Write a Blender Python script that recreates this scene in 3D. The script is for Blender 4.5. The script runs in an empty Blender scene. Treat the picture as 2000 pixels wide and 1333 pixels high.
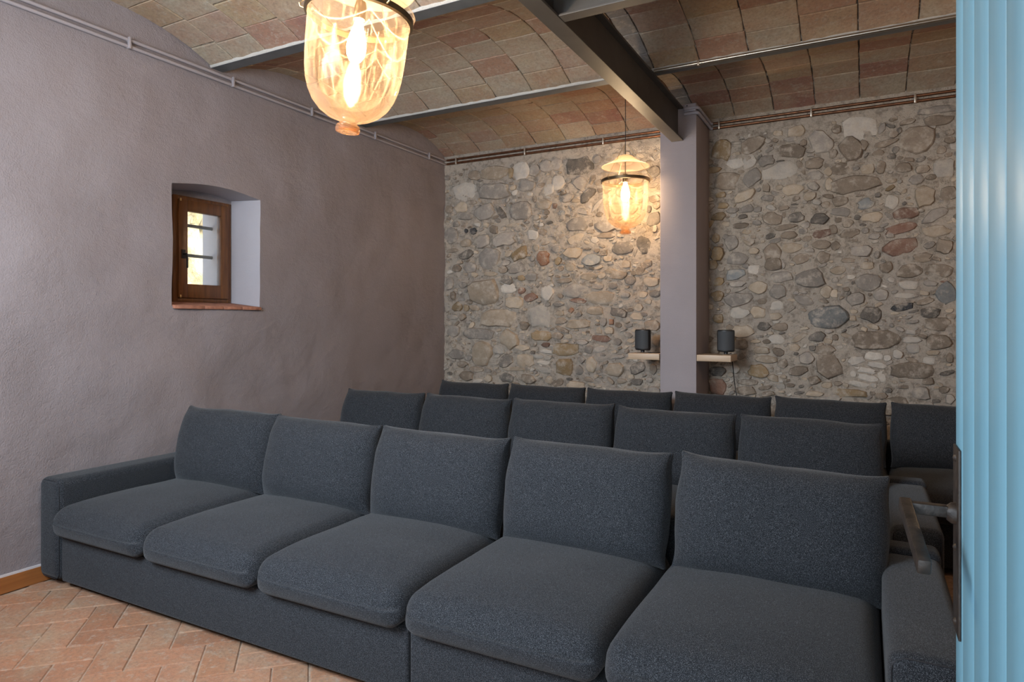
import bpy, bmesh, math, random
from mathutils import Vector, Matrix, noise, Euler

# ------------------------------------------------------------------ camera, world, light, exposure
sc = bpy.context.scene
COL = sc.collection
cd = bpy.data.cameras.new('camera'); cam = bpy.data.objects.new('camera', cd); COL.objects.link(cam)
cd.sensor_width = 36.0; cd.lens = 1287.0 / 2000.0 * 36.0; cd.shift_y = -39.5 / 2000.0; cd.clip_start = 0.02
cam.location = (0, 0, 1.35); cam.rotation_euler = (math.radians(90), 0, math.radians(28.2))
sc.camera = cam
sc.view_settings.view_transform = 'Standard'
try: sc.view_settings.look = 'None'
except Exception: pass
sc.view_settings.gamma = 1.0
sc.view_settings.use_curve_mapping = False
sc.view_settings.exposure = 0.60
sc.cycles.use_denoising = True
sc.cycles.max_bounces = 6
sc.cycles.use_adaptive_sampling = True
sc.cycles.adaptive_threshold = 0.04
sc.cycles.diffuse_bounces = 3
sc.cycles.transparent_max_bounces = 12
sc.cycles.sample_clamp_indirect = 6.0

w = bpy.data.worlds.new('sky'); sc.world = w; w.use_nodes = True
w.node_tree.nodes['Background'].inputs['Color'].default_value = (0.72, 0.86, 1.0, 1)
w.node_tree.nodes['Background'].inputs['Strength'].default_value = 1.6

def sun_light():
    l = bpy.data.lights.new('sun', 'SUN'); l.energy = 26.0; l.angle = 0.01; l.color = (1, 0.93, 0.8)
    o = bpy.data.objects.new('sun', l); COL.objects.link(o)
    o.rotation_euler = Vector((0.30, 0.62, 0.72)).to_track_quat('Z', 'Y').to_euler()
sun_light()

def area_light(name, loc, aim, sx, sy, power, color):
    l = bpy.data.lights.new(name, 'AREA'); l.shape = 'RECTANGLE'; l.size = sx; l.size_y = sy
    l.energy = power; l.color = color
    o = bpy.data.objects.new(name, l); COL.objects.link(o); o.location = loc
    d = Vector(aim) - Vector(loc)
    o.rotation_euler = d.to_track_quat('-Z', 'Y').to_euler()
# daylight arriving through the window in the front wall and through the doorway the camera stands in
area_light('window_daylight', (-2.05, -0.05, 2.10), (-2.05, 3.0, 1.35), 1.5, 1.0, 92, (0.74, 0.87, 1.0))
area_light('doorway_daylight', (-0.36, -0.35, 1.15), (-0.36, 3.0, 1.15), 0.9, 1.9, 9, (0.92, 0.96, 1.0))

LAMP_POWER = (350.0, 190.0, 150.0)      # radiance of the bulbs

# ------------------------------------------------------------------ helpers
rnd = random.Random(7)
def link(o, parent=None):
    COL.objects.link(o)
    if parent: o.parent = parent
    return o
def tag(o, label=None, cat=None, group=None, kind=None):
    if label: o['label'] = label
    if cat: o['category'] = cat
    if group: o['group'] = group
    if kind: o['kind'] = kind
    return o
def empty(name, loc=(0, 0, 0), rz=0, label=None, cat=None, group=None, kind=None):
    o = bpy.data.objects.new(name, None); COL.objects.link(o); o.location = loc; o.rotation_euler = (0, 0, rz)
    o.empty_display_size = 0.1
    return tag(o, label, cat, group, kind)
def mesh(name, V, F, mat, smooth=None):
    m = bpy.data.meshes.new(name); m.from_pydata([tuple(v) for v in V], [], F); m.update()
    if mat: m.materials.append(mat)
    if smooth is not None:
        m.shade_smooth()
        if smooth < 180: m.set_sharp_from_angle(angle=math.radians(smooth))
    return m
def obj(name, V, F, mat, parent=None, smooth=None, loc=None):
    o = bpy.data.objects.new(name, mesh(name, V, F, mat, smooth))
    if loc: o.location = loc
    return link(o, parent)

class MB:
    def __init__(s): s.V = []; s.F = []
    def add(s, V, F):
        n = len(s.V); s.V += [Vector(v) for v in V]; s.F += [tuple(i + n for i in f) for f in F]; return s
    def box(s, a, b, bev=0.0):
        V, F = boxg(a, b, bev); return s.add(V, F)
    def tube(s, pts, r, n=10, caps=True):
        V, F = tubeg(pts, r, n, caps); return s.add(V, F)
    def lathe(s, prof, n=32, c=(0, 0, 0)):
        V, F = latheg(prof, n, c); return s.add(V, F)
    def build(s, name, mat, parent=None, smooth=None, loc=None): return obj(name, s.V, s.F, mat, parent, smooth, loc)

def boxg(a, b, bev=0.0, seg=2):
    a = Vector(a); b = Vector(b)
    if bev <= 0:
        V = [Vector((x, y, z)) for x in (a.x, b.x) for y in (a.y, b.y) for z in (a.z, b.z)]
        return V, [(0, 1, 3, 2), (4, 6, 7, 5), (0, 4, 5, 1), (2, 3, 7, 6), (0, 2, 6, 4), (1, 5, 7, 3)]
    bm = bmesh.new(); bmesh.ops.create_cube(bm, size=1.0)
    d = b - a
    for v in bm.verts: v.co = Vector(((a.x + b.x) / 2 + v.co.x * d.x, (a.y + b.y) / 2 + v.co.y * d.y, (a.z + b.z) / 2 + v.co.z * d.z))
    bmesh.ops.bevel(bm, geom=list(bm.edges), offset=bev, segments=seg, profile=0.5, affect='EDGES')
    bm.verts.ensure_lookup_table(); bm.verts.index_update()
    V = [v.co.copy() for v in bm.verts]; F = [tuple(v.index for v in f.verts) for f in bm.faces]
    bm.free(); return V, F

def tubeg(pts, r, n=10, caps=True):
    pts = [Vector(p) for p in pts]; V = []; F = []
    up = None
    for i, p in enumerate(pts):
        t = (pts[min(i + 1, len(pts) - 1)] - pts[max(i - 1, 0)]).normalized()
        if up is None:
            up = t.cross(Vector((0, 0, 1)))
            if up.length < 1e-3: up = Vector((1, 0, 0))
        up = (up - t * up.dot(t)).normalized(); sd = t.cross(up)
        rr = r[i] if isinstance(r, (list, tuple)) else r
        for k in range(n):
            a = 2 * math.pi * k / n; V.append(p + up * math.cos(a) * rr + sd * math.sin(a) * rr)
    for i in range(len(pts) - 1):
        for k in range(n):
            F.append((i * n + k, i * n + (k + 1) % n, (i + 1) * n + (k + 1) % n, (i + 1) * n + k))
    if caps:
        F.append(tuple(range(n - 1, -1, -1))); F.append(tuple((len(pts) - 1) * n + k for k in range(n)))
    return V, F

def latheg(prof, n=32, c=(0, 0, 0)):
    V = []; F = []
    for (r, z) in prof:
        for k in range(n):
            a = 2 * math.pi * k / n; V.append(Vector((c[0] + r * math.cos(a), c[1] + r * math.sin(a), c[2] + z)))
    for i in range(len(prof) - 1):
        for k in range(n):
            F.append((i * n + k, i * n + (k + 1) % n, (i + 1) * n + (k + 1) % n, (i + 1) * n + k))
    return V, F

def rbox(sx, sy, sz, r, seg, f=None, ease=False):
    """rounded box of half sizes sx,sy,sz; seg = inner segments per axis; f deforms a point given (p, u, v, w)"""
    def axis(s, n):
        L = [-s, -s + r * 0.12, -s + r * 0.4, -s + r * 0.72]
        L += [((s - r) * math.sin(math.pi / 2 * (2 * i / n - 1)) if ease else -(s - r) + 2 * (s - r) * i / n) for i in range(n + 1)]
        L += [s - r * 0.72, s - r * 0.4, s - r * 0.12, s]
        return L
    A = [axis(sx, seg[0]), axis(sy, seg[1]), axis(sz, seg[2])]; S = (sx, sy, sz)
    idx = {}; V = []; F = []
    def vert(i, j, k):
        key = (i, j, k)
        if key in idx: return idx[key]
        p = Vector((A[0][i], A[1][j], A[2][k]))
        q = Vector([max(-(S[a] - r), min(S[a] - r, p[a])) for a in range(3)])
        d = p - q
        if d.length > 1e-9:
            p = q + d.normalized() * r
        if f: p = f(p, p.x / sx, p.y / sy, p.z / sz)
        idx[key] = len(V); V.append(p); return idx[key]
    n = [len(a) - 1 for a in A]
    for i in range(n[0]):
        for j in range(n[1]):
            F.append((vert(i, j, 0), vert(i, j + 1, 0), vert(i + 1, j + 1, 0), vert(i + 1, j, 0)))
            F.append((vert(i, j, n[2]), vert(i + 1, j, n[2]), vert(i + 1, j + 1, n[2]), vert(i, j + 1, n[2])))
    for i in range(n[0]):
        for k in range(n[2]):
            F.append((vert(i, 0, k), vert(i + 1, 0, k), vert(i + 1, 0, k + 1), vert(i, 0, k + 1)))
            F.append((vert(i, n[1], k), vert(i, n[1], k + 1), vert(i + 1, n[1], k + 1), vert(i + 1, n[1], k)))
    for j in range(n[1]):
        for k in range(n[2]):
            F.append((vert(0, j, k), vert(0, j, k + 1), vert(0, j + 1, k + 1), vert(0, j + 1, k)))
            F.append((vert(n[0], j, k), vert(n[0], j + 1, k), vert(n[0], j + 1, k + 1), vert(n[0], j, k + 1)))
    return V, F

# ------------------------------------------------------------------ materials
class NT:
    def __init__(s, name):
        s.m = bpy.data.materials.new(name); s.m.use_nodes = True; s.t = s.m.node_tree; s.n = s.t.nodes
        s.b = s.n['Principled BSDF']; s.out = s.n['Material Output']
    def node(s, typ, **kw):
        nd = s.n.new(typ)
        for k, v in kw.items():
            if k.startswith('i_'):
                nd.inputs[k[2:].replace('_', ' ')].default_value = v
            else: setattr(nd, k, v)
        return nd
    def l(s, a, b): s.t.links.new(a, b)
    def coord(s, scale=None, out='Object'):
        c = s.node('ShaderNodeTexCoord')
        if scale is None: return c.outputs[out]
        mp = s.node('ShaderNodeMapping'); mp.inputs['Scale'].default_value = scale; s.l(c.outputs[out], mp.inputs['Vector']); return mp.outputs['Vector']
    def pos(s):
        return s.node('ShaderNodeNewGeometry').outputs['Position']
    def noise(s, vec, scale, detail=4, rough=0.55):
        nd = s.node('ShaderNodeTexNoise'); nd.inputs['Scale'].default_value = scale; nd.inputs['Detail'].default_value = detail; nd.inputs['Roughness'].default_value = rough
        if vec is not None: s.l(vec, nd.inputs['Vector'])
        return nd.outputs['Fac']
    def ramp(s, fac, stops):
        r = s.node('ShaderNodeValToRGB'); e = r.color_ramp.elements
        while len(e) < len(stops): e.new(0.5)
        for el, (p, c) in zip(e, stops): el.position = p; el.color = (c[0], c[1], c[2], 1) if not isinstance(c, (int, float)) else (c, c, c, 1)
        s.l(fac, r.inputs['Fac']); return r.outputs['Color']
    def mix(s, fac, a, b, blend='MIX'):
        m = s.node('ShaderNodeMix', data_type='RGBA', blend_type=blend)
        for inp, v in ((m.inputs[0], fac), (m.inputs[6], a), (m.inputs[7], b)):
            if isinstance(v, (int, float)): inp.default_value = v
            elif isinstance(v, tuple): inp.default_value = (v[0], v[1], v[2], 1)
            else: s.l(v, inp)
        return m.outputs[2]
    def math(s, op, a, b=None, clamp=False):
        m = s.node('ShaderNodeMath', operation=op, use_clamp=clamp)
        for i, v in enumerate((a, b)):
            if v is None: continue
            if isinstance(v, (int, float)): m.inputs[i].default_value = v
            else: s.l(v, m.inputs[i])
        return m.outputs[0]
    def bump(s, h, strength=0.3, dist=0.01):
        b = s.node('ShaderNodeBump'); b.inputs['Strength'].default_value = strength; b.inputs['Distance'].default_value = dist
        s.l(h, b.inputs['Height']); s.l(b.outputs['Normal'], s.b.inputs['Normal'])
    def rand(s):
        """a random number per piece: per object, and per loose island inside a joined mesh"""
        oi = s.node('ShaderNodeObjectInfo').outputs['Random']; gi = s.node('ShaderNodeNewGeometry').outputs['Random Per Island']
        return s.math('FRACT', s.math('ADD', oi, gi))
    def base(s, c):
        if isinstance(c, tuple): s.b.inputs['Base Color'].default_value = (c[0], c[1], c[2], 1)
        else: s.l(c, s.b.inputs['Base Color'])
    def set(s, **kw):
        for k, v in kw.items(): s.b.inputs[k.replace('_', ' ')].default_value = v
        return s

def simple(name, c, rough=0.5, metal=0.0, vary=0.0, scale=30, bump=0.0):
    n = NT(name); n.set(Roughness=rough, Metallic=metal)
    if vary > 0:
        f = n.noise(n.pos(), scale, 5)
        n.base(n.ramp(f, [(0.3, tuple(x * (1 - vary) for x in c)), (0.7, tuple(min(1, x * (1 + vary)) for x in c))]))
        if bump > 0: n.bump(f, bump, 0.004)
    else: n.base(c)
    return n.m

def fabric():
    n = NT('heather_fabric'); p = n.coord()
    a = n.noise(n.coord((1, 1, 1)), 520, 2, 0.7); b = n.noise(p, 9, 3)
    c = n.ramp(a, [(0.36, (0.004, 0.0045, 0.0056)), (0.52, (0.0165, 0.0182, 0.0222)), (0.67, (0.115, 0.122, 0.135))])
    c2 = n.mix(n.math('MULTIPLY', b, 0.25), c, (0.019, 0.021, 0.0245)); n.base(c2)
    n.set(Roughness=0.9); n.b.inputs['Sheen Weight'].default_value = 0.10; n.b.inputs['Sheen Roughness'].default_value = 0.5
    n.b.inputs['Specular IOR Level'].default_value = 0.15
    n.bump(a, 0.35, 0.002); return n.m

def plaster(name, c, b1=0.5):
    n = NT(name); p = n.pos()
    big = n.noise(p, 1.3, 4); mid = n.noise(p, 14, 5, 0.6); fine = n.noise(p, 130, 3, 0.6)
    k = n.ramp(big, [(0.3, tuple(x * 0.90 for x in c)), (0.7, tuple(x * 1.08 for x in c))])
    n.base(n.mix(n.math('MULTIPLY', fine, 0.25), k, tuple(x * 0.8 for x in c)))
    n.set(Roughness=0.92); n.b.inputs['Specular IOR Level'].default_value = 0.2
    lump = n.noise(n.coord((1, 4.5, 7)), 1.0, 5, 0.6)
    h = n.math('ADD', n.math('ADD', n.math('MULTIPLY', mid, 0.5), n.math('MULTIPLY', fine, 0.35)), n.math('MULTIPLY', lump, 1.2)); n.bump(h, b1, 0.02); return n.m

def vault_mortar():
    n = NT('vault_mortar'); p = n.pos()
    n.base(n.mix(n.ramp(n.noise(p, 6, 4, 0.7), [(0.50, 0.0), (0.60, 1.0)]), (0.085, 0.07, 0.055), (0.50, 0.45, 0.38))); n.set(Roughness=0.95)
    n.bump(n.noise(p, 80, 4), 0.6, 0.01); return n.m

def tile_mat(name, stops, dirt=0.5):
    n = NT(name); p = n.pos(); r = n.rand()
    c = n.ramp(r, stops)
    cl = n.noise(p, 7, 5, 0.6); fn = n.noise(p, 60, 5, 0.65)
    c = n.mix(n.ramp(cl, [(0.40, 0.0), (0.70, dirt)]), c, (0.36, 0.19, 0.12))
    c = n.mix(n.ramp(n.noise(p, 4.3, 4, 0.6), [(0.45, 0.0), (0.72, 0.55)]), c, (0.42, 0.34, 0.23))
    c = n.mix(n.ramp(fn, [(0.45, 0.0), (0.75, 0.55)]), c, (0.15, 0.115, 0.09))
    c = n.mix(n.ramp(n.noise(p, 26, 5, 0.75), [(0.52, 0.0), (0.70, 0.6)]), c, (0.46, 0.40, 0.32)); n.base(c)
    n.set(Roughness=0.85); n.b.inputs['Specular IOR Level'].default_value = 0.25
    n.bump(fn, 0.5, 0.006); return n.m

def stone_mat(name, c, c2):
    n = NT(name); p = n.pos(); r = n.rand()
    a = n.noise(p, 16, 6, 0.65); f = n.noise(p, 90, 4, 0.7)
    k = n.mix(n.ramp(a, [(0.35, 0.0), (0.68, 1.0)]), c, c2)
    hv = n.node('ShaderNodeHueSaturation'); n.l(k, hv.inputs['Color']); n.l(n.math('ADD', n.math('MULTIPLY', r, 0.55), 0.72), hv.inputs['Value'])
    k = n.mix(n.ramp(f, [(0.5, 0.0), (0.8, 0.5)]), hv.outputs['Color'], (0.36, 0.30, 0.24))
    k = n.mix(n.ramp(n.noise(p, 11, 6, 0.7), [(0.50, 0.0), (0.64, 0.75)]), k, (0.52, 0.44, 0.36))
    n.base(k); n.set(Roughness=0.85); n.b.inputs['Specular IOR Level'].default_value = 0.3
    n.bump(n.math('ADD', a, n.math('MULTIPLY', f, 0.4)), 0.7, 0.012); return n.m

def mortar_mat():
    n = NT('lime_mortar'); p = n.pos()
    big = n.noise(p, 1.1, 3); a = n.noise(p, 22, 6, 0.7); f = n.noise(p, 120, 4, 0.7)
    c = n.ramp(big, [(0.35, (0.52, 0.445, 0.375)), (0.65, (0.63, 0.53, 0.43))])
    c = n.mix(n.ramp(a, [(0.36, 0.75), (0.52, 0.0)]), c, (0.27, 0.22, 0.175))
    n.base(c); n.set(Roughness=0.95); n.b.inputs['Specular IOR Level'].default_value = 0.1
    n.bump(n.math('ADD', a, n.math('MULTIPLY', f, 0.35)), 1.0, 0.03); return n.m

def wood(name, c, c2, axis=(60, 3, 60), rough=0.45):
    n = NT(name); v = n.coord(axis)
    f = n.noise(v, 1.0, 5, 0.6); n.base(n.ramp(f, [(0.3, c), (0.7, c2)])); n.set(Roughness=rough); n.bump(f, 0.15, 0.003); return n.m

def glass_lamp(milk=0.0):
    """thin blown glass, warm tinted, wheel-cut swags, leaves and stars catching the light"""
    n = NT('etched_bell_jar_glass'); co = n.coord()
    sp = n.node('ShaderNodeSeparateXYZ'); n.l(co, sp.inputs[0])
    ang = n.math('ARCTAN2', sp.outputs[1], sp.outputs[0]); z = sp.outputs[2]
    def line(v, wdt):     # 1 where |v| < wdt
        return n.math('SUBTRACT', 1.0, n.math('DIVIDE', n.math('ABSOLUTE', v), wdt), clamp=True)
    # two rows of swags hanging between cut buds
    s = n.math('ABSOLUTE', n.math('COSINE', n.math('MULTIPLY', ang, 2.5)))
    sw1 = line(n.math('ADD', n.math('SUBTRACT', z, -0.20), n.math('MULTIPLY', n.math('SUBTRACT', 1.0, s), -0.10)), 0.006)
    sw2 = line(n.math('ADD', n.math('SUBTRACT', z, -0.115), n.math('MULTIPLY', n.math('SUBTRACT', 1.0, s), -0.05)), 0.0045)
    # long palm leaves fanning up from the foot
    leaf = n.math('ABSOLUTE', n.math('SINE', n.math('ADD', n.math('MULTIPLY', ang, 10.0), n.math('MULTIPLY', n.math('SINE', n.math('MULTIPLY', ang, 5.0)), n.math('MULTIPLY', z, 9.0)))))
    lf = n.math('MULTIPLY', n.math('SUBTRACT', 1.0, n.math('MULTIPLY', leaf, 5.0), clamp=True), n.math('LESS_THAN', z, -0.13))
    st = n.noise(n.coord((1, 1, 0.22)), 55, 3, 0.7)
    streak = n.math('MULTIPLY', n.math('MULTIPLY', n.math('SUBTRACT', st, 0.52, clamp=True), 3.2), n.math('LESS_THAN', z, -0.05))
    etch = n.math('MAXIMUM', n.math('MAXIMUM', sw1, sw2), n.math('MAXIMUM', n.math('MULTIPLY', lf, 0.75), streak), clamp=True)
    foot = n.node('ShaderNodeMapRange'); foot.inputs[1].default_value = -0.30; foot.inputs[2].default_value = -0.45; n.l(z, foot.inputs[0])
    tr = n.node('ShaderNodeBsdfTransparent'); tr.inputs[0].default_value = (0.98, 0.90, 0.80, 1)
    n.l(n.mix(foot.outputs[0], (0.97, 0.90, 0.79), (0.95, 0.60, 0.30)), tr.inputs[0])
    tl = n.node('ShaderNodeBsdfTranslucent'); tl.inputs[0].default_value = (0.95, 0.66, 0.42, 1)
    df = n.node('ShaderNodeBsdfDiffuse'); df.inputs[0].default_value = (0.9, 0.64, 0.42, 1)
    sct = n.node('ShaderNodeMixShader'); sct.inputs[0].default_value = 0.35; n.l(tl.outputs[0], sct.inputs[1]); n.l(df.outputs[0], sct.inputs[2])
    m1 = n.node('ShaderNodeMixShader')
    lw = n.node('ShaderNodeLayerWeight'); lw.inputs[0].default_value = 0.25
    fac = n.math('ADD', n.math('ADD', n.math('MULTIPLY', etch, 0.19), 0.016), n.math('ADD', n.math('MULTIPLY', foot.outputs[0], 0.14), n.math('ADD', n.math('MULTIPLY', lw.outputs['Facing'], 0.11), milk)), clamp=True)
    n.l(fac, m1.inputs[0]); n.l(tr.outputs[0], m1.inputs[1]); n.l(sct.outputs[0], m1.inputs[2])
    gl = n.node('ShaderNodeBsdfGlossy'); gl.inputs['Roughness'].default_value = 0.08
    m2 = n.node('ShaderNodeMixShader'); n.l(n.math('MULTIPLY', lw.outputs['Fresnel'], 0.35), m2.inputs[0]); n.l(m1.outputs[0], m2.inputs[1]); n.l(gl.outputs[0], m2.inputs[2])
    n.l(m2.outputs[0], n.out.inputs['Surface']); return n.m

def glass_pane():
    n = NT('window_glass')
    tr = n.node('ShaderNodeBsdfTransparent'); tr.inputs[0].default_value = (0.96, 0.98, 0.98, 1)
    gl = n.node('ShaderNodeBsdfGlossy'); gl.inputs['Roughness'].default_value = 0.02
    fr = n.node('ShaderNodeFresnel'); fr.inputs[0].default_value = 1.45
    m = n.node('ShaderNodeMixShader'); n.l(fr.outputs[0], m.inputs[0]); n.l(tr.outputs[0], m.inputs[1]); n.l(gl.outputs[0], m.inputs[2])
    n.l(m.outputs[0], n.out.inputs['Surface']); return n.m

def emit(name, c, s):  # a glowing bulb
    n = NT(name); n.base((0.02, 0.02, 0.02)); n.b.inputs['Emission Color'].default_value = (*c, 1); n.b.inputs['Emission Strength'].default_value = s; return n.m

def door_paint():
    n = NT('blue_gloss_paint'); p = n.coord((30, 30, 0.7)); f = n.noise(p, 1.0, 4, 0.6)
    n.base(n.ramp(f, [(0.3, (0.15, 0.335, 0.45)), (0.7, (0.185, 0.38, 0.49))])); n.set(Roughness=0.38)
    n.b.inputs['Specular IOR Level'].default_value = 0.5; n.bump(f, 0.05, 0.003); return n.m

M = dict(
    fabric=fabric(), wall=plaster('mauve_plaster', (0.25, 0.212, 0.212), 0.55), column=plaster('mauve_plaster_smooth', (0.36, 0.312, 0.318), 0.15),
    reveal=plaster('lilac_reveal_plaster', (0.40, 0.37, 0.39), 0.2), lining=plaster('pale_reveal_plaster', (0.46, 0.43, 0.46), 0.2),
    vaultmortar=vault_mortar(),
    tile=tile_mat('vault_tile', [(0.0, (0.36, 0.30, 0.225)), (0.3, (0.40, 0.32, 0.235)), (0.48, (0.36, 0.245, 0.185)), (0.65, (0.38, 0.28, 0.17)), (0.85, (0.33, 0.185, 0.135)), (1.0, (0.27, 0.135, 0.105))], 0.55),
    greytile=tile_mat('grey_vault_tile', [(0.0, (0.17, 0.155, 0.15)), (1.0, (0.22, 0.20, 0.185))], 0.08),  # darker grey tone for the one tile course along the girder
    floortile=tile_mat('terracotta', [(0.0, (0.41, 0.195, 0.105)), (0.5, (0.46, 0.225, 0.13)), (1.0, (0.36, 0.165, 0.09))], 0.35),
    grout=simple('pale_grout', (0.40, 0.28, 0.20), 0.95, 0, 0.25, 40),
    mortar=mortar_mat(), steel=simple('dark_beam_paint', (0.068, 0.060, 0.053), 0.5, 0.0, 0.15, 8),
    greysteel=simple('grey_beam_paint', (0.10, 0.103, 0.105), 0.5, 0.0, 0.12, 12), pointing=plaster('white_pointing', (0.55, 0.51, 0.46), 0.8),
    copper=simple('aged_copper', (0.19, 0.088, 0.048), 0.4, 0.85, 0.35, 25), conduit=simple('bare_conduit', (0.45, 0.40, 0.33), 0.3, 0.95, 0.1, 30),
    clip=simple('zinc_clip', (0.55, 0.48, 0.40), 0.4, 0.8), paintpipe=simple('painted_pipe', (0.31, 0.27, 0.275), 0.55), lilac=simple('lilac_painted_pipe', (0.40, 0.38, 0.43), 0.5),
    oak=wood('pale_oak', (0.50, 0.35, 0.23), (0.60, 0.44, 0.30), (6, 90, 90)),
    brown=wood('brown_varnish', (0.075, 0.028, 0.010), (0.17, 0.068, 0.022), (40, 40, 4), 0.35),
    brick=simple('red_sill_tile', (0.33, 0.14, 0.085), 0.85, 0, 0.3, 30, 0.3), skirting=wood('varnished_skirting', (0.25, 0.085, 0.022), (0.34, 0.125, 0.035), (30, 3, 60), 0.4),
    skirttop=simple('skirting_top_filler', (0.55, 0.50, 0.50), 0.8), black=simple('black_plastic', (0.012, 0.012, 0.013), 0.45), grille=simple('speaker_cloth', (0.045, 0.047, 0.05), 0.7, 0, 0.1, 300),
    chrome=simple('chrome', (0.7, 0.7, 0.7), 0.15, 1.0), iron=simple('rusty_iron', (0.020, 0.0135, 0.010), 0.5, 0.1, 0.6, 60, 0.5), blackiron=simple('black_iron', (0.02, 0.02, 0.022), 0.5, 0.4),
    bronze=simple('dark_bronze', (0.16, 0.12, 0.075), 0.35, 0.9), brass=simple('brass_wire', (0.55, 0.40, 0.20), 0.35, 0.9), glass=glass_lamp(), capglass=glass_lamp(0.55), pane=glass_pane(),
    bulb=(emit('bulb_glow', (1.0, 0.79, 0.56), LAMP_POWER[0]), emit('small_bulb_glow', (1.0, 0.76, 0.50), LAMP_POWER[1]), emit('added_bulb_glow', (1.0, 0.72, 0.45), LAMP_POWER[2])), door=door_paint(), thread=simple('black_piping', (0.012, 0.012, 0.015), 0.8),
    gardenstone=stone_mat('garden_stone', (0.46, 0.37, 0.24), (0.30, 0.27, 0.14)), gravel=simple('gravel', (0.5, 0.45, 0.36), 0.9, 0, 0.3, 30),
    bar=simple('window_bar', (0.16, 0.17, 0.17), 0.6), plainwall=plaster('plain_plaster', (0.40, 0.35, 0.34)),
)
STONE = dict(
    g=stone_mat('stone_grey', (0.26, 0.225, 0.195), (0.36, 0.31, 0.265)), b=stone_mat('stone_brown', (0.215, 0.165, 0.125), (0.31, 0.245, 0.185)),
    t=stone_mat('stone_tan', (0.38, 0.295, 0.21), (0.48, 0.385, 0.295)), r=stone_mat('stone_red', (0.19, 0.10, 0.07), (0.26, 0.165, 0.125)),
    R=stone_mat('stone_brick', (0.30, 0.13, 0.07), (0.33, 0.20, 0.13)), d=stone_mat('stone_dark', (0.12, 0.105, 0.09), (0.20, 0.17, 0.145)),
    l=stone_mat('stone_light', (0.43, 0.38, 0.335), (0.54, 0.475, 0.40)), o=stone_mat('stone_ochre', (0.27, 0.175, 0.085), (0.30, 0.225, 0.145)),
    u=stone_mat('stone_blue', (0.19, 0.195, 0.195), (0.28, 0.275, 0.26)), D=stone_mat('stone_black', (0.03, 0.032, 0.036), (0.06, 0.06, 0.065)))

# ------------------------------------------------------------------ room dimensions
XL, XR, YF, YB = -3.763, 2.30, 0.26, 5.567
ZS = 3.012                       # spring of the vaults
ZTOP = 3.36
def nz(v, s=1.0, off=0.0): return noise.noise(Vector(v) * s + Vector((off, off * 1.7, off * 0.3)))

# ------------------------------------------------------------------ floor
floor = obj('floor', *boxg((XL - 0.6, -0.5, -0.12), (XR, YB + 0.3, -0.004)), M['grout'])
tag(floor, 'herringbone terracotta tile floor', kind='structure')
def floor_tiles():
    c = 0.1375; L2, W2 = c - 0.0025, c / 2 - 0.0025
    def slab(seed):
        r = random.Random(seed); e = 0.003
        o = [(-L2, -W2), (L2, -W2), (L2, W2), (-L2, W2)]
        o = [(x + r.uniform(-e, e) * 0.6, y + r.uniform(-e, e) * 0.6) for x, y in o]
        i = [(x * (1 - 0.004 / L2), y * (1 - 0.004 / W2)) for x, y in o]
        V = [(x, y, -0.012) for x, y in o] + [(x, y, -0.003) for x, y in o] + [(x, y, r.uniform(-0.0006, 0.0006)) for x, y in i]
        F = [(a + k, a + (k + 1) % 4, a + 4 + (k + 1) % 4, a + 4 + k) for a in (0, 4) for k in range(4)] + [(8, 9, 10, 11)]
        return mesh('floor_tile', V, F, M['floortile'])
    meshes = [slab(i) for i in range(8)]
    s2 = math.sqrt(0.5)
    out = []
    for i in range(-40, 50):
        for j in range(-30, 50):
            k = (i - j) % 4
            if k == 0: u, v, a = 3.14 + (i - 3 + 1) * c, -0.975 + (j + 0.5) * c, 0
            elif k == 3: u, v, a = 3.14 + (i - 3 + 0.5) * c, -0.975 + (j + 1) * c, 1
            else: continue
            x, y = (v - u) * s2, (u + v) * s2
            if XL + 0.10 < x < 0.2 and 0.75 < y < 2.02: out.append((x, y, a))
    out.sort(key=lambda t: (t[0] + 2.7) ** 2 + 1.5 * (t[1] - 1.5) ** 2)
    rest = MB()
    for n, (x, y, a) in enumerate(out):
        rot = math.radians(135) + (math.radians(90) if a else 0)
        me = meshes[rnd.randrange(8)]
        z = rnd.uniform(-0.0008, 0.0008)
        if n < 280:
            o = bpy.data.objects.new('floor_tile', me); link(o, floor); o.location = (x, y, z); o.rotation_euler = (rnd.uniform(-.003, .003), rnd.uniform(-.003, .003), rot)
        else:
            mt = Matrix.Translation((x, y, z)) @ Matrix.Rotation(rot, 4, 'Z')
            rest.add([mt @ v.co for v in me.vertices], [tuple(p.vertices) for p in me.polygons])
    if rest.V: tag(rest.build('far_floor_tiles', M['floortile'], floor), kind='stuff')
floor_tiles()

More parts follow.
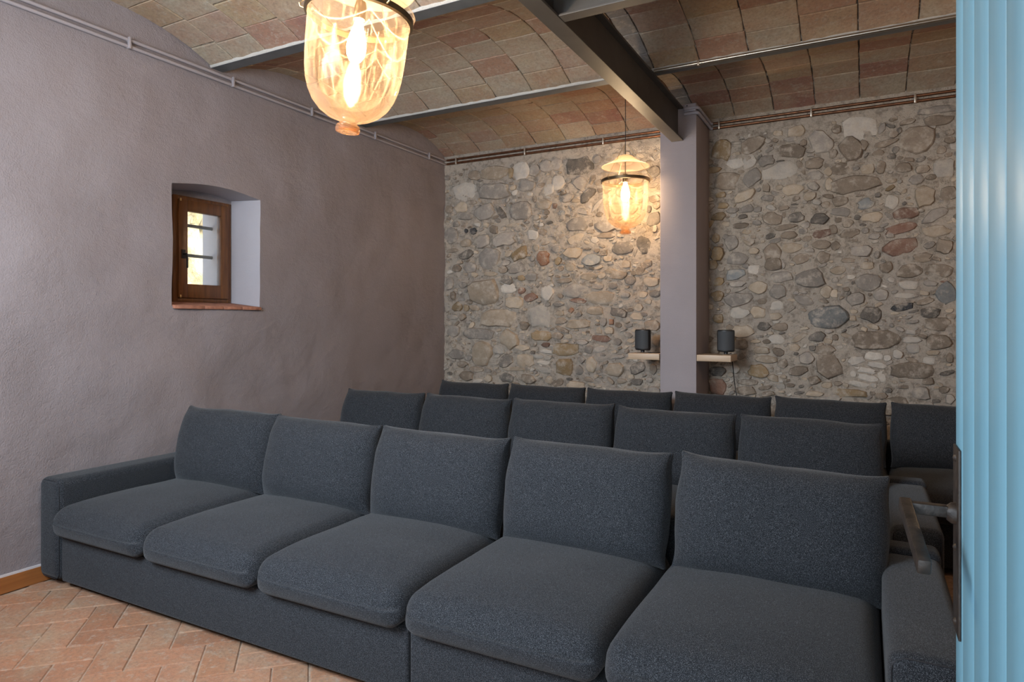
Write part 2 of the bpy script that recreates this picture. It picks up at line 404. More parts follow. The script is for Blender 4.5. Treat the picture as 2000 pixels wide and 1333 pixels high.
# ------------------------------------------------------------------ left wall with the small splayed window opening
OY0, OY1, OZ0, OZ1 = 2.587, 3.253, 1.44, 2.20       # opening in the room face
FY0, FY1, FZ0, FZ1, FX = 2.800, 3.252, 1.478, 2.196, -4.06   # frame
def wall_left():
    def lin(a, b, st):
        n = max(1, round((b - a) / st)); return [a + (b - a) * i / n for i in range(n)]
    ys = lin(-0.5, OY0, 0.05) + lin(OY0, OY1, 0.05) + lin(OY1, YB + 0.3, 0.05) + [YB + 0.3]
    zs = lin(-0.1, OZ0, 0.05) + lin(OZ0, OZ1, 0.05) + lin(OZ1, ZTOP, 0.05) + [ZTOP]
    V = []; F = []; ny = len(ys); nzn = len(zs)
    iy0, iy1 = ys.index(OY0), ys.index(OY1); iz0, iz1 = zs.index(OZ0), zs.index(OZ1)
    def arch(y):
        t = (y - OY0) / (OY1 - OY0)
        return 0.035 * math.sin(math.pi * t) if 0 < t < 1 else 0.0
    def face(y, z, ed):
        d = 0.022 * nz((0, y, z), 1.6) + 0.011 * nz((0, y, z), 4.5, 3)
        d *= min(1.0, max(0.0, (z - 0.1) / 0.3)) * ed
        return XL + d
    for i, y in enumerate(ys):
        for k, z in enumerate(zs):
            zz = z
            if z >= OZ1: zz = z + arch(y) * max(0, 1 - (z - OZ1) / 0.35)
            ed = 1.0
            if abs(z - 2.963) < 0.15: ed = 0.3
            V.append((face(y, zz, ed), y, zz))
    def id(i, k): return i * nzn + k
    for i in range(ny - 1):
        for k in range(nzn - 1):
            if iy0 <= i < iy1 and iz0 <= k < iz1: continue
            F.append((id(i, k), id(i + 1, k), id(i + 1, k + 1), id(i, k + 1)))
    # reveals: splay the left jamb, sill and soffit in towards the frame
    def strip(loop_ids, target):
        base = len(V); rows = 4
        for q in range(1, rows + 1):
            t = q / rows
            for a in loop_ids:
                p = Vector(V[a]); V.append(tuple(p.lerp(Vector(target(p)), t)))
        n = len(loop_ids)
        prev = loop_ids
        for q in range(rows):
            cur = [base + q * n + j for j in range(n)]
            for j in range(n - 1): F.append((prev[j], prev[j + 1], cur[j + 1], cur[j]))
            prev = cur
    def tgt(p):
        ty = (p.y - OY0) / (OY1 - OY0); tz = (p.z - OZ0) / (OZ1 - OZ0)
        return (FX - 0.02, FY0 - 0.01 + ty * (FY1 - FY0 + 0.02), FZ0 - 0.01 + min(tz, 1.0) * (FZ1 + 0.035 - FZ0) + max(0, tz - 1) * 0.5)
    lj = [id(iy0, k) for k in range(iz0, iz1 + 1)]; rj = [id(iy1, k) for k in range(iz1, iz0 - 1, -1)]
    tp = [id(i, iz1) for i in range(iy0, iy1 + 1)]; bt = [id(i, iz0) for i in range(iy1, iy0 - 1, -1)]
    nf = len(F)
    for lp in (lj, tp, rj, bt): strip(lp, tgt)
    o = obj('wall_left', V, F, M['wall'], smooth=50)
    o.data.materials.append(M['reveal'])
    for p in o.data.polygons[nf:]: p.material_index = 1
    tag(o, 'mauve rough plaster wall with the small window', kind='structure')
    # wall core behind the plaster, leaving the outer embrasure open
    X0, X1 = -4.30, XL - 0.05
    c = MB()
    c.box((X0, -0.5, -0.1), (X1, 2.55, ZTOP)); c.box((X0, OY1 + 0.03, -0.1), (X1, YB + 0.3, ZTOP))
    c.box((X0, 2.55, -0.1), (X1, OY1 + 0.03, 1.39)); c.box((X0, 2.55, 2.27), (X1, OY1 + 0.03, ZTOP))
    c.build('wall_core', M['lining'], o)
    r = MB()    # outer embrasure lining
    r.box((X0, 3.20, 1.44), (FX - 0.045, 3.27, 2.26)); r.box((X0, 2.56, 1.44), (FX - 0.045, 2.83, 2.26))
    r.box((X0, 2.60, 1.40), (FX - 0.045, 3.25, 1.52)); r.box((X0, 2.60, 2.16), (FX - 0.045, 3.25, 2.28))
    r.build('outer_reveal', M['lining'], o)
    obj('lintel_infill', *boxg((FX - 0.05, 2.74, FZ1 - 0.004), (FX - 0.008, 3.27, FZ1 + 0.13)), M['wall'], o)
    return o
wl = wall_left()
bb = obj('baseboard_left', *boxg((XL - 0.01, 0.26, 0), (XL + 0.014, YB - 0.02, 0.082), 0.002), M['skirting']); tag(bb, 'varnished reddish brown wooden skirting along the mauve wall', kind='structure')
obj('top_filler', *boxg((XL - 0.012, 0.26, 0.0821), (XL + 0.012, YB - 0.02, 0.092)), M['skirttop'], bb)

# ------------------------------------------------------------------ small window
def window():
    t = empty('window_1', (FX, 3.026, FZ0), label='small brown wooden casement window with two iron bars outside', kind='structure')
    def P(n, a, b, mat, bev=0.003, par=t):
        return obj(n, *boxg(Vector(a) - t.location, Vector(b) - t.location, bev), mat, par, 40)
    x0, x1 = FX - 0.045, FX
    fr = MB(); f = 0.035
    fr.box((x0, FY0, FZ0), (x1, FY0 + f, FZ1), .003); fr.box((x0, FY1 - f, FZ0), (x1, FY1, FZ1), .003)
    fr.box((x0, FY0 + f, FZ0), (x1, FY1 - f, FZ0 + 0.03), .003); fr.box((x0, FY0 + f, FZ1 - 0.028), (x1, FY1 - f, FZ1), .003)
    fr.V = [v - t.location for v in fr.V]; fr.build('frame', M['brown'], t, 40)
    sy0, sy1, sz0, sz1 = FY0 + 0.030, FY1 - 0.030, FZ0 + 0.028, FZ1 - 0.026
    py0, py1, pz0, pz1 = 2.896, 3.158, 1.600, 2.095
    xs0, xs1 = FX - 0.03, FX + 0.016
    P('sash_stile', (xs0, sy0, sz0), (xs1, py0, sz1), M['brown']); P('sash_stile', (xs0, py1, sz0), (xs1, sy1, sz1), M['brown'])
    P('sash_rail', (xs0, py0, sz0), (xs1, py1, pz0), M['brown']); P('sash_rail', (xs0, py0, pz1), (xs1, py1, sz1), M['brown'])
    P('pane', (FX - 0.012, py0 - 0.004, pz0 - 0.004), (FX - 0.008, py1 + 0.004, pz1 + 0.004), M['pane'], 0)
    h = P('handle_plate', (xs1, 2.848, 1.77), (xs1 + 0.006, 2.876, 1.83), M['blackiron'], 0.002)
    m = MB(); m.tube([(xs1 + 0.004, 2.862, 1.80), (xs1 + 0.035, 2.862, 1.80)], 0.006, 8); m.tube([(xs1 + 0.033, 2.862, 1.803), (xs1 + 0.036, 2.866, 1.76), (xs1 + 0.034, 2.868, 1.705)], [0.007, 0.0065, 0.006], 8)
    m.V = [v - t.location for v in m.V]; m.build('lever', M['blackiron'], h, 60)
    P('hinge', (xs1, 2.834, 2.155), (xs1 + 0.008, 2.846, 2.175), M['brass'], 0.003)
    P('hinge', (xs1, 2.834, 1.505), (xs1 + 0.008, 2.846, 1.525), M['brass'], 0.003)
    for z in (2.021, 1.811):
        b = MB(); b.tube([(-4.20, 2.78, z), (-4.20, 3.215, z - 0.002)], 0.012, 10); b.V = [v - t.location for v in b.V]; b.build('window_bar', M['bar'], t, 60)
    ye = [OY0 + 0.004, 2.80, 2.945, 3.09, OY1 - 0.004]
    for i in range(4):
        V, F = boxg((FX + 0.02, ye[i] + 0.002, 1.425), (XL + 0.022 + rnd.uniform(-.003, .004), ye[i + 1] - 0.002, 1.446), 0.003)
        V = [Vector((v.x, v.y, v.z + (XL + 0.02 - v.x) * 0.105)) - t.location for v in V]
        obj('sill_tile', V, F, M['brick'], t, 40)
window()

# ------------------------------------------------------------------ outdoors beyond the window
def outdoors():
    g = obj('ground', *boxg((-9, -3, -0.25), (-4.31, 9, -0.13)), M['gravel']); tag(g, 'pale gravel ground outside the small window', kind='structure')
    m = MB(); X = -5.9
    r = random.Random(3); V = []; F = []
    ys = [3.2 + 0.07 * i for i in range(52)]; zs = [-0.13 + 0.07 * i for i in range(46)]
    for y in ys:
        for z in zs: V.append((X + 0.05 * nz((y, z, 1), 3) + 0.05 * nz((y, z, 5), 9), y, z))
    n = len(zs)
    for i in range(len(ys) - 1):
        for k in range(n - 1): F.append((i * n + k, (i + 1) * n + k, (i + 1) * n + k + 1, i * n + k + 1))
    b = len(V); V += [(X - 0.3, ys[0], zs[0]), (X - 0.3, ys[-1], zs[0]), (X - 0.3, ys[-1], zs[-1]), (X - 0.3, ys[0], zs[-1])]
    F += [(b, b + 3, b + 2, b + 1), (n - 1, (len(ys) - 1) * n + n - 1, b + 2, b + 3), (0, n - 1, b + 3, b)]
    o = obj('garden_wall', V, F, M['gardenstone'], smooth=40)
    tag(o, 'sunlit pale rubble wall seen through the small window', 'garden wall')
outdoors()

# ------------------------------------------------------------------ plain walls (front with doorway and window, right)
def other_walls():
    m = MB(); y0, y1 = YF - 0.30, YF
    m.box((XL - 0.5, y0, -0.1), (-3.0, y1, ZTOP)); m.box((-3.0, y0, -0.1), (-1.25, y1, 1.35)); m.box((-3.0, y0, 2.75), (-1.25, y1, ZTOP))
    m.box((-1.25, y0, -0.1), (-0.86, y1, ZTOP)); m.box((-0.86, y0, 2.20), (0.17, y1, ZTOP)); m.box((0.17, y0, -0.1), (XR + 0.2, y1, ZTOP))
    tag(m.build('wall_front', M['plainwall']), 'plaster wall with the doorway the view is taken from', kind='structure')
    tag(obj('wall_right', *boxg((XR, y0, -0.1), (XR + 0.2, YB + 0.3, ZTOP)), M['plainwall']), 'plain plaster wall on the far right side of the room', kind='structure')
other_walls()

# ------------------------------------------------------------------ stone back wall
STONES = '''
A 868 290 5.439
230,465,260,190,0,l 330,290,150,110,-10,b 540,260,300,150,0,t 705,265,60,110,0,o 820,240,170,190,0,l 960,240,130,120,0,g 1090,190,140,130,0,g 880,400,190,120,0,g 1110,440,120,130,0,l 530,460,320,180,0,g 290,575,120,50,0,b 180,630,150,110,0,t 430,680,220,160,10,g 820,660,230,200,0,g 1060,600,180,100,0,t 230,720,170,90,0,g 600,680,160,70,-50,d 310,880,70,75,0,D 235,880,40,50,0,D 525,865,110,90,-20,b 640,965,240,150,5,g 410,990,150,140,25,g 225,1005,120,90,0,t 70,930,150,170,0,g 90,1085,120,50,0,b 240,1130,140,100,20,d 480,1170,240,220,20,g 800,1120,190,130,35,o 680,1120,90,70,30,t 1050,1170,140,160,0,R 975,1060,70,70,0,t 935,1170,60,70,0,g 1040,890,100,70,-20,b 940,920,120,110,0,l 785,1275,180,110,10,g 625,1290,100,80,0,b 660,1220,110,50,10,g 270,1270,140,110,0,g 130,1275,90,80,0,b 50,650,90,90,0,b 960,540,50,80,0,b 720,820,150,40,0,t 850,850,50,40,0,g 1120,790,70,30,10,d 380,345,60,30,0,d 365,440,25,80,-10,d 360,620,70,40,10,d
B 1078 270 5.03
265,280,270,170,5,d 450,210,80,90,0,g 40,260,110,140,0,g 140,240,50,60,0,g 280,440,120,140,-60,g 355,560,180,100,35,d 150,590,120,80,20,g 410,390,50,60,0,b 60,440,130,140,0,l 30,665,50,60,0,r 100,735,80,60,-10,u 250,850,210,140,5,g 520,870,200,110,-15,g 535,955,190,55,0,b 385,920,80,50,0,b 235,990,170,90,25,t 690,1085,200,130,0,d 900,1050,130,180,10,d 1000,800,150,130,30,g 890,910,90,60,20,g 1010,600,110,70,0,b 1000,330,120,120,0,g 1030,660,80,70,0,b 210,1130,180,110,0,t 390,1195,190,120,-5,u 510,1130,80,60,0,b 40,1090,80,80,0,g 60,1210,90,60,50,o 180,1270,100,80,0,t 730,1240,100,80,0,t 930,1240,120,80,10,b 870,1300,100,70,-10,b 580,1310,110,60,0,t 390,1280,60,35,-10,d 370,970,60,30,0,g 440,1105,60,40,0,b 300,720,120,60,-20,g 450,660,160,40,50,g 110,540,70,40,20,b 820,1120,40,90,-10,g 950,700,50,70,0,d 1010,880,50,100,10,g 345,1090,80,30,0,d 100,970,60,50,0,b 700,520,150,120,0,g 780,700,130,90,10,b 640,700,120,100,0,t 820,420,160,110,0,g 620,420,120,90,0,b
C 868 530 5.552
430,230,320,260,0,t 680,95,130,95,-10,d 840,75,90,60,0,o 945,60,140,90,0,g 840,210,80,80,-10,r 940,285,150,90,10,r 1110,230,130,160,20,l 700,190,160,110,0,l 760,340,220,130,0,t 595,510,400,200,0,t 1040,490,220,230,0,l 865,590,100,90,0,b 370,680,330,130,-3,g 700,740,220,200,-30,t 100,650,140,130,0,g 1050,700,240,110,0,o 410,900,230,260,0,t 670,975,160,130,15,d 880,975,200,150,5,t 1100,800,90,60,0,r 1100,870,130,45,-5,l 1020,925,110,50,-5,l 1120,940,80,50,0,l 1090,995,170,45,-5,l 1080,1070,160,65,-10,l 680,1155,150,105,-10,d 890,1165,190,100,-10,b 1140,1185,90,90,20,t 480,1165,90,80,0,t 350,1065,160,60,-5,b 470,1080,90,50,0,g 850,830,150,60,0,t 850,720,70,60,0,g 140,900,180,110,0,g 190,1010,130,60,0,b 95,270,70,90,0,b 145,385,110,110,0,o 240,400,60,80,0,o 90,500,120,60,0,g 60,1110,60,40,0,d 740,1060,260,45,0,t 590,850,120,100,0,l 705,880,70,40,0,b 500,30,160,50,0,t 330,400,100,70,0,t 960,880,50,40,0,d 1020,335,60,25,0,d 925,170,90,25,-30,g 60,130,80,150,0,g 200,150,90,70,0,g
D 1078 530 5.552
705,45,220,90,0,b 970,15,130,60,0,b 1075,115,180,110,0,t 1120,245,130,80,5,g 130,105,160,60,5,b 270,210,280,140,0,g 530,295,290,150,0,t 290,320,180,55,-5,r 500,165,130,70,0,g 660,160,100,70,0,g 850,100,130,90,0,g 70,355,120,60,0,g 210,425,60,55,45,R 90,460,100,60,0,t 95,540,120,80,0,b 290,570,260,100,0,t 295,470,70,60,40,g 470,430,190,95,0,t 725,450,190,100,-15,d 560,550,80,95,0,g 645,550,50,65,0,R 720,585,80,60,-10,b 510,645,70,70,0,t 620,645,100,90,0,t 530,730,220,70,-5,r 110,630,180,50,-20,b 60,700,130,80,0,b 150,850,280,130,5,o 140,1040,200,190,0,o 430,1020,130,160,-10,t 675,1070,210,150,0,t 930,1050,190,120,25,d 300,1080,100,100,0,g 400,1175,110,55,-5,b 190,1170,70,30,0,d 260,1235,200,90,0,t 60,1200,140,100,20,b 520,845,120,80,10,g 400,850,100,90,-10,g 330,770,130,60,0,g 920,490,140,80,0,t 940,395,100,90,0,t 1090,590,190,120,0,b 1130,740,90,150,0,t 760,1190,110,60,0,b 920,1200,140,70,0,d 1060,1180,90,60,0,g 1100,1060,90,120,0,b 1000,470,70,50,0,g 840,590,80,40,10,g 770,640,90,30,15,g 800,260,110,70,0,g 540,1040,30,50,0,b 320,960,80,70,0,g 150,45,80,30,0,b 900,190,50,40,0,g 710,770,90,80,0,g 400,60,180,80,0,t 540,50,100,70,0,t 880,20,60,60,0,b 1085,30,60,25,0,b 720,930,130,40,5,g 1000,740,120,150,0,t
E 1380 230 4.759
140,300,190,190,0,o 420,260,230,150,25,b 830,130,170,110,0,t 1060,230,260,190,-50,g 780,310,290,140,-10,b 780,200,130,45,0,g 900,235,70,60,0,b 285,235,120,35,-5,d 330,205,60,15,0,d 585,300,80,40,30,g 970,310,80,40,0,g 970,350,80,30,0,g 260,430,160,100,10,l 400,410,130,130,0,l 555,400,150,100,20,g 685,405,80,22,0,d 495,365,60,30,60,d 690,500,330,160,5,l 880,465,160,50,-62,b 1000,430,190,110,0,b 1010,540,160,85,0,g 190,590,250,170,0,b 420,560,180,150,15,g 325,505,60,35,0,b 555,650,70,90,0,b 570,750,120,60,-5,g 645,705,80,40,-20,g 995,635,120,80,-15,g 350,730,220,100,20,t 240,865,120,50,0,g 375,850,140,75,10,g 475,855,80,55,0,g 720,840,100,50,0,b 810,840,80,25,0,g 815,808,80,18,0,d 335,920,85,45,10,d 450,912,70,30,0,g 610,940,180,130,-10,b 830,925,150,95,0,d 1050,940,160,115,-5,d 110,920,130,80,0,o 320,1005,150,55,0,b 470,975,90,50,-15,g 725,1020,210,50,8,b 920,1000,90,60,0,g 900,1055,90,60,0,g 765,1095,150,75,0,b 595,1100,100,55,20,d 930,1125,90,55,10,b 235,1160,140,130,40,g 180,1110,70,50,10,g 1070,1080,170,80,10,r 85,1120,80,90,0,o 100,1265,120,140,0,o 290,1310,200,110,0,g 610,1260,180,180,-20,b 790,1210,190,90,0,t 1065,1180,180,90,0,b 955,1235,90,50,0,g 885,1310,180,90,10,b 1085,1300,120,120,0,b 1110,810,90,70,0,b 800,670,180,110,0,t 960,730,130,80,10,t 640,1145,120,45,10,g 440,1240,100,70,0,t 130,720,100,60,0,o 150,820,110,60,0,o 270,340,100,40,0,t 1130,500,90,90,0,t 1140,620,80,120,0,t 640,210,60,45,-30,b 570,215,70,50,-30,g 925,1185,40,50,0,g 125,1185,60,30,0,b 720,905,50,50,-30,b 510,600,50,25,60,d
F 1620 200 4.302
260,220,300,180,0,l 60,225,80,80,0,b 180,390,240,170,-45,b 735,310,300,230,0,b 910,155,260,90,0,b 900,65,320,70,0,g 850,205,110,40,-15,g 915,270,90,70,0,d 460,350,210,60,15,b 410,430,100,60,0,b 280,360,100,80,-40,b 310,445,60,25,55,d 555,400,60,60,0,d 525,455,80,50,0,d 540,270,90,60,0,b 440,220,60,100,-20,g 515,200,80,35,-20,d 585,240,40,60,0,d 540,145,80,40,0,b 655,165,130,50,10,b 940,400,90,70,0,b 1010,320,100,60,0,b 1010,255,80,50,0,b 90,560,200,100,0,b 220,555,65,45,0,d 270,515,70,25,0,b 430,545,90,110,0,b 320,560,120,90,0,t 620,550,140,90,0,b 780,565,130,80,0,b 960,550,190,150,0,l 215,690,440,140,3,b 735,650,140,80,0,g 855,630,110,50,0,b 890,690,70,55,0,b 800,790,190,180,0,t 1000,770,150,130,20,b 520,660,100,40,0,t 510,720,90,40,30,o 90,830,140,85,0,b 305,855,140,95,8,u 525,840,120,110,0,l 405,780,50,40,0,d 255,785,80,20,0,b 95,920,170,75,-8,g 235,970,60,45,-20,d 365,965,180,95,0,t 500,955,100,30,-45,g 635,935,230,105,5,r 600,1060,270,85,8,r 595,1215,290,140,15,r 770,910,60,30,-20,d 885,950,230,90,35,g 890,1085,240,100,0,t 30,1070,80,80,0,b 175,1100,160,85,10,b 415,1070,100,45,-5,g 380,1125,100,55,-5,g 300,1080,60,50,0,g 255,1250,210,95,-3,g 840,1200,100,60,15,g 965,1210,150,120,0,b 780,1300,170,70,10,b 50,1210,80,80,0,b 510,1120,80,40,0,g 730,1250,60,30,20,b 280,1030,60,20,0,d 400,1280,50,60,0,g 870,470,110,40,0,b 770,480,80,40,20,g 630,850,40,30,40,d 930,835,80,25,0,g 400,905,90,18,-3,g 30,430,70,80,0,b 200,1165,90,25,0,b
G 1380 505 4.759
620,50,160,130,-10,b 265,150,190,100,12,u 455,105,130,90,0,l 690,175,220,100,5,g 965,185,270,190,5,g 290,235,150,60,3,g 480,270,170,120,0,t 665,310,150,140,0,g 320,290,110,22,25,g 200,310,50,30,40,b 290,385,270,140,5,g 100,350,110,110,0,o 110,220,110,90,0,o 910,390,180,90,-20,g 1110,310,110,120,0,t 520,400,90,60,0,b 790,475,100,25,35,d 1060,455,80,25,20,d 300,510,180,100,0,l 480,500,150,110,0,t 650,440,140,90,0,l 630,540,130,70,0,t 530,630,130,80,0,d 690,640,150,80,10,b 340,680,200,120,10,t 490,725,80,25,0,d 560,775,80,45,0,b 655,755,130,90,0,l 700,695,60,20,15,d 1030,730,150,90,8,d 860,740,180,50,35,t 985,835,70,50,0,d 1060,805,60,35,20,b 510,855,160,70,0,t 665,870,110,80,-20,b 560,940,200,70,0,t 815,830,110,70,0,t 930,930,140,120,-20,g 480,1045,200,120,-15,o 705,980,120,80,25,b 850,1045,180,90,5,b 1000,1130,110,80,25,b 880,1190,60,30,20,d 780,1180,80,40,0,b 380,1150,180,60,0,b 360,1230,200,80,0,b 540,1205,120,40,10,b 570,1260,130,50,10,b 100,1190,170,160,0,r 100,1050,160,90,0,d 860,1250,110,30,15,d 1120,1180,110,60,10,t 1000,1260,180,50,0,t 690,1190,90,50,0,l 110,560,100,90,0,o 830,320,60,40,0,g 910,315,60,30,0,g 60,60,80,100,0,o 715,65,30,70,0,g 900,480,60,30,-20,b 830,885,50,35,0,d 310,800,150,100,0,b 200,760,150,110,0,o
H 1620 505 4.518
165,20,130,45,0,b 80,105,140,75,10,t 335,65,130,70,0,t 500,80,120,100,15,b 340,210,215,165,8,g 715,110,230,130,5,b 985,105,200,120,-15,b 820,15,150,45,0,b 230,360,165,120,5,g 455,325,140,100,15,g 375,495,190,145,0,d 640,430,210,70,8,D 1030,310,170,200,0,u 890,475,190,95,0,d 700,235,170,80,0,l 890,220,130,50,0,g 1010,205,70,22,0,r 660,330,180,50,0,l 845,380,150,55,20,b 930,300,80,25,25,b 740,470,100,22,15,d 740,560,110,30,10,g 700,520,70,25,20,g 215,470,70,40,0,t 205,530,70,55,0,t 205,600,100,22,20,d 130,640,60,20,25,d 400,720,440,170,5,b 550,590,40,40,0,g 950,580,230,120,0,b 960,740,230,140,0,b 725,720,160,60,0,l 740,800,120,80,0,l 720,650,90,45,-10,l 820,690,90,35,-20,b 235,900,150,70,15,l 390,865,160,75,-5,l 510,880,70,55,10,l 600,850,90,75,0,l 420,940,180,55,-8,l 310,985,220,50,-8,l 345,1055,190,60,-12,l 260,1110,190,55,-10,l 465,1040,70,100,20,l 210,1020,60,60,0,l 390,1120,60,45,0,l 725,990,400,140,0,b 180,1190,310,75,0,o 510,1165,90,50,0,d 660,1135,150,28,5,b 800,1190,180,120,0,g 1010,1160,100,60,20,b 1040,1010,140,40,20,d 940,1260,80,40,10,d 1060,1240,90,90,0,g 880,900,110,70,0,l 1060,880,60,90,0,b 170,310,50,25,30,d 355,320,35,25,0,b 150,275,60,40,0,b 210,215,30,40,0,d 40,310,70,80,0,t 50,700,60,60,0,b 380,1190,50,40,0,b 300,410,90,20,35,t
S 0 0 1
1617,620,80,43,0,u 1618,712,50,56,0,b 1611,684,42,22,0,b
'''
def stones_wall():
    th = math.radians(28.2); ct, st = math.cos(th), math.sin(th)
    def wall_xz(px, py):          # survey of the photograph on the plane of the wall
        a = (px - 1000) / 1287.0; dx = ct * a - st; dy = st * a + ct; t = YB / dy
        return dx * t, 1.35 + t * (627 - py) / 1287.0
    L = []; ox = oy = 0; s = 1
    for ln in STONES.strip().split('\n'):
        if ln[1] == ' ':
            q = ln.split(); ox, oy, s = float(q[1]), float(q[2]), float(q[3]); continue
        for tk in ln.split():
            a = tk.split(','); cx, cy, w_, h_, an = map(float, a[:5])
            px, py = ox + cx / s, oy + cy / s
            x, z = wall_xz(px, py); x1, _ = wall_xz(px + w_ / s / 2, py); _, z1 = wall_xz(px, py - h_ / s / 2)
            L.append([x, z, (x1 - x), (z1 - z), math.radians(an), a[5]])
    def stone(w_, h_, seed, dome, pw):
        r = random.Random(seed); n = 12 if max(w_, h_) > 0.05 else 8
        ph = [r.uniform(0, 6.28) for _ in range(4)]; am = [r.uniform(0.02, 0.09) for _ in range(4)]
        ring = []
        for k in range(n):
            a = 2 * math.pi * (k + r.uniform(-.2, .2)) / n; c, s_ = math.cos(a), math.sin(a)
            rr = 1 / (abs(c) ** pw + abs(s_) ** pw) ** (1 / pw)
            rr *= (1 + sum(am[q] * math.sin((q + 2) * a + ph[q]) for q in range(4)) * 0.8) * r.uniform(0.87, 1.08)
            ring.append((c * rr * w_, s_ * rr * h_))
        V = []
        tilt = (r.uniform(-.12, .12), r.uniform(-.12, .12))
        for (sc_, d) in ((1.0, -0.025), (0.98, 0.30 * dome), (0.88, 0.84 * dome), (0.55, 1.0 * dome)):
            for (x, z) in ring: V.append((x * sc_, -(d + (x * tilt[0] + z * tilt[1]) * sc_ + r.uniform(-1, 1) * dome * 0.22), z * sc_))
        V.append((0, -dome * 1.02, 0)); F = []
        for q in range(3):
            for k in range(n): F.append((q * n + k, q * n + (k + 1) % n, (q + 1) * n + (k + 1) % n, (q + 1) * n + k))
        for k in range(n): F.append((3 * n + k, 3 * n + (k + 1) % n, 4 * n))
        return V, F
    # mortar bed, with rough relief
    nx, nzn = 470, 268; V = []; F = []
    x0, x1 = XL - 0.05, XR + 0.05; z0, z1 = -0.1, ZTOP
    for i in range(nx + 1):
        for k in range(nzn + 1):
            x = x0 + (x1 - x0) * i / nx; z = z0 + (z1 - z0) * k / nzn
            d = 0.014 * nz((x, 0, z), 5) + 0.014 * nz((x, 3, z), 14) + 0.010 * abs(nz((x, 7, z), 33)) + 0.006 * nz((x, 9, z), 70) - 0.004
            V.append((x, YB - d * (0.3 if z > 2.85 else 1), z))
    for i in range(nx):
        for k in range(nzn):
            a = i * (nzn + 1) + k; F.append((a, a + nzn + 1, a + nzn + 2, a + 1))
    b = len(V); V += [(x0, YB + 0.3, z0), (x1, YB + 0.3, z0), (x1, YB + 0.3, z1), (x0, YB + 0.3, z1)]; F.append((b, b + 3, b + 2, b + 1))
    wb = obj('wall_back', V, F, M['mortar'], smooth=60); tag(wb, 'exposed rubble stone wall behind the sofas', kind='structure')
    # every stone that is picked out in the photograph, largest first
    L.sort(key=lambda t: -t[2] * t[3])
    occ = {}
    def put(x, z, rad):
        for i in range(int((x - rad) / 0.05) - 1, int((x + rad) / 0.05) + 2):
            for k in range(int((z - rad) / 0.05) - 1, int((z + rad) / 0.05) + 2): occ.setdefault((i, k), []).append(None)
    cells = []
    def free(x, z, w_, h_):
        for (X, Z, W, H, A, _) in cells:
            if abs(X - x) > W + H + 0.1 or abs(Z - z) > W + H + 0.1: continue
            ca, sa = math.cos(A), math.sin(A); dx, dz = x - X, z - Z
            u, v = dx * ca + dz * sa, -dx * sa + dz * ca
            if (abs(u) / (W + w_ * 0.95)) ** 2.3 + (abs(v) / (H + h_ * 0.95)) ** 2.3 < 1: return False
        return True
    chips = {}
    nobj = 0
    cells += L
    for n, (x, z, w_, h_, an, c) in enumerate(L):
        dome = min(0.032, 0.011 + 0.17 * min(w_, h_)) * (0.6 if c == 'l' else 1.0) * rnd.uniform(0.6, 1.2); w_ *= 1.05; h_ *= 1.05
        V, F = stone(w_, h_, n, dome, 3.2 if c in 'lR' or w_ > 0.12 else 2.4)
        rot = Matrix.Rotation(-an, 4, 'Y')
        if n < 290:
            o = obj('stone', V, F, STONE[c], wb, 42, loc=(x, YB, z)); o.rotation_euler = (0, -an, 0); nobj += 1
        else:
            mb = chips.setdefault(c, MB()); mb.add([rot @ Vector(v) + Vector((x, YB, z)) for v in V], F)
    # small rubble packed into the gaps, and the unseen stretches of wall
    r = random.Random(11)
    def fill(n, xa, xb, za, zb, smin, smax, cols):
        for q in range(n):
            w_ = r.uniform(smin, smax); h_ = w_ * r.uniform(0.35, 0.8); x, z = r.uniform(xa, xb), r.uniform(za, zb)
            if not free(x, z, w_, h_): continue
            an = r.gauss(0.05, 0.35); c = r.choice(cols); cells.append([x, z, w_, h_, an, c])
            V, F = stone(w_, h_, 1000 + len(cells), min(0.022, 0.006 + 0.25 * h_), 2.6); rot = Matrix.Rotation(-an, 4, 'Y')
            chips.setdefault(c, MB()).add([rot @ Vector(v) + Vector((x, YB, z)) for v in V], F)
    fill(700, 0.55, XR - 0.02, 0.1, 2.85, 0.05, 0.13, 'gbbtlo'); fill(500, XL + .05, 0.55, 0.1, 0.85, 0.05, 0.13, 'gbbtlo')
    fill(300, -1.5, -1.05, 0.8, 2.8, 0.04, 0.10, 'ootb')
    fill(3200, XL + 0.02, 0.6, 0.6, 2.83, 0.022, 0.045, 'gbttlb'); fill(2600, XL + 0.02, 0.6, 0.6, 2.86, 0.010, 0.024, 'gbttlt')
    for c, mb in chips.items(): tag(mb.build('rubble_chips', STONE[c], wb, 42), kind='stuff')
stones_wall()

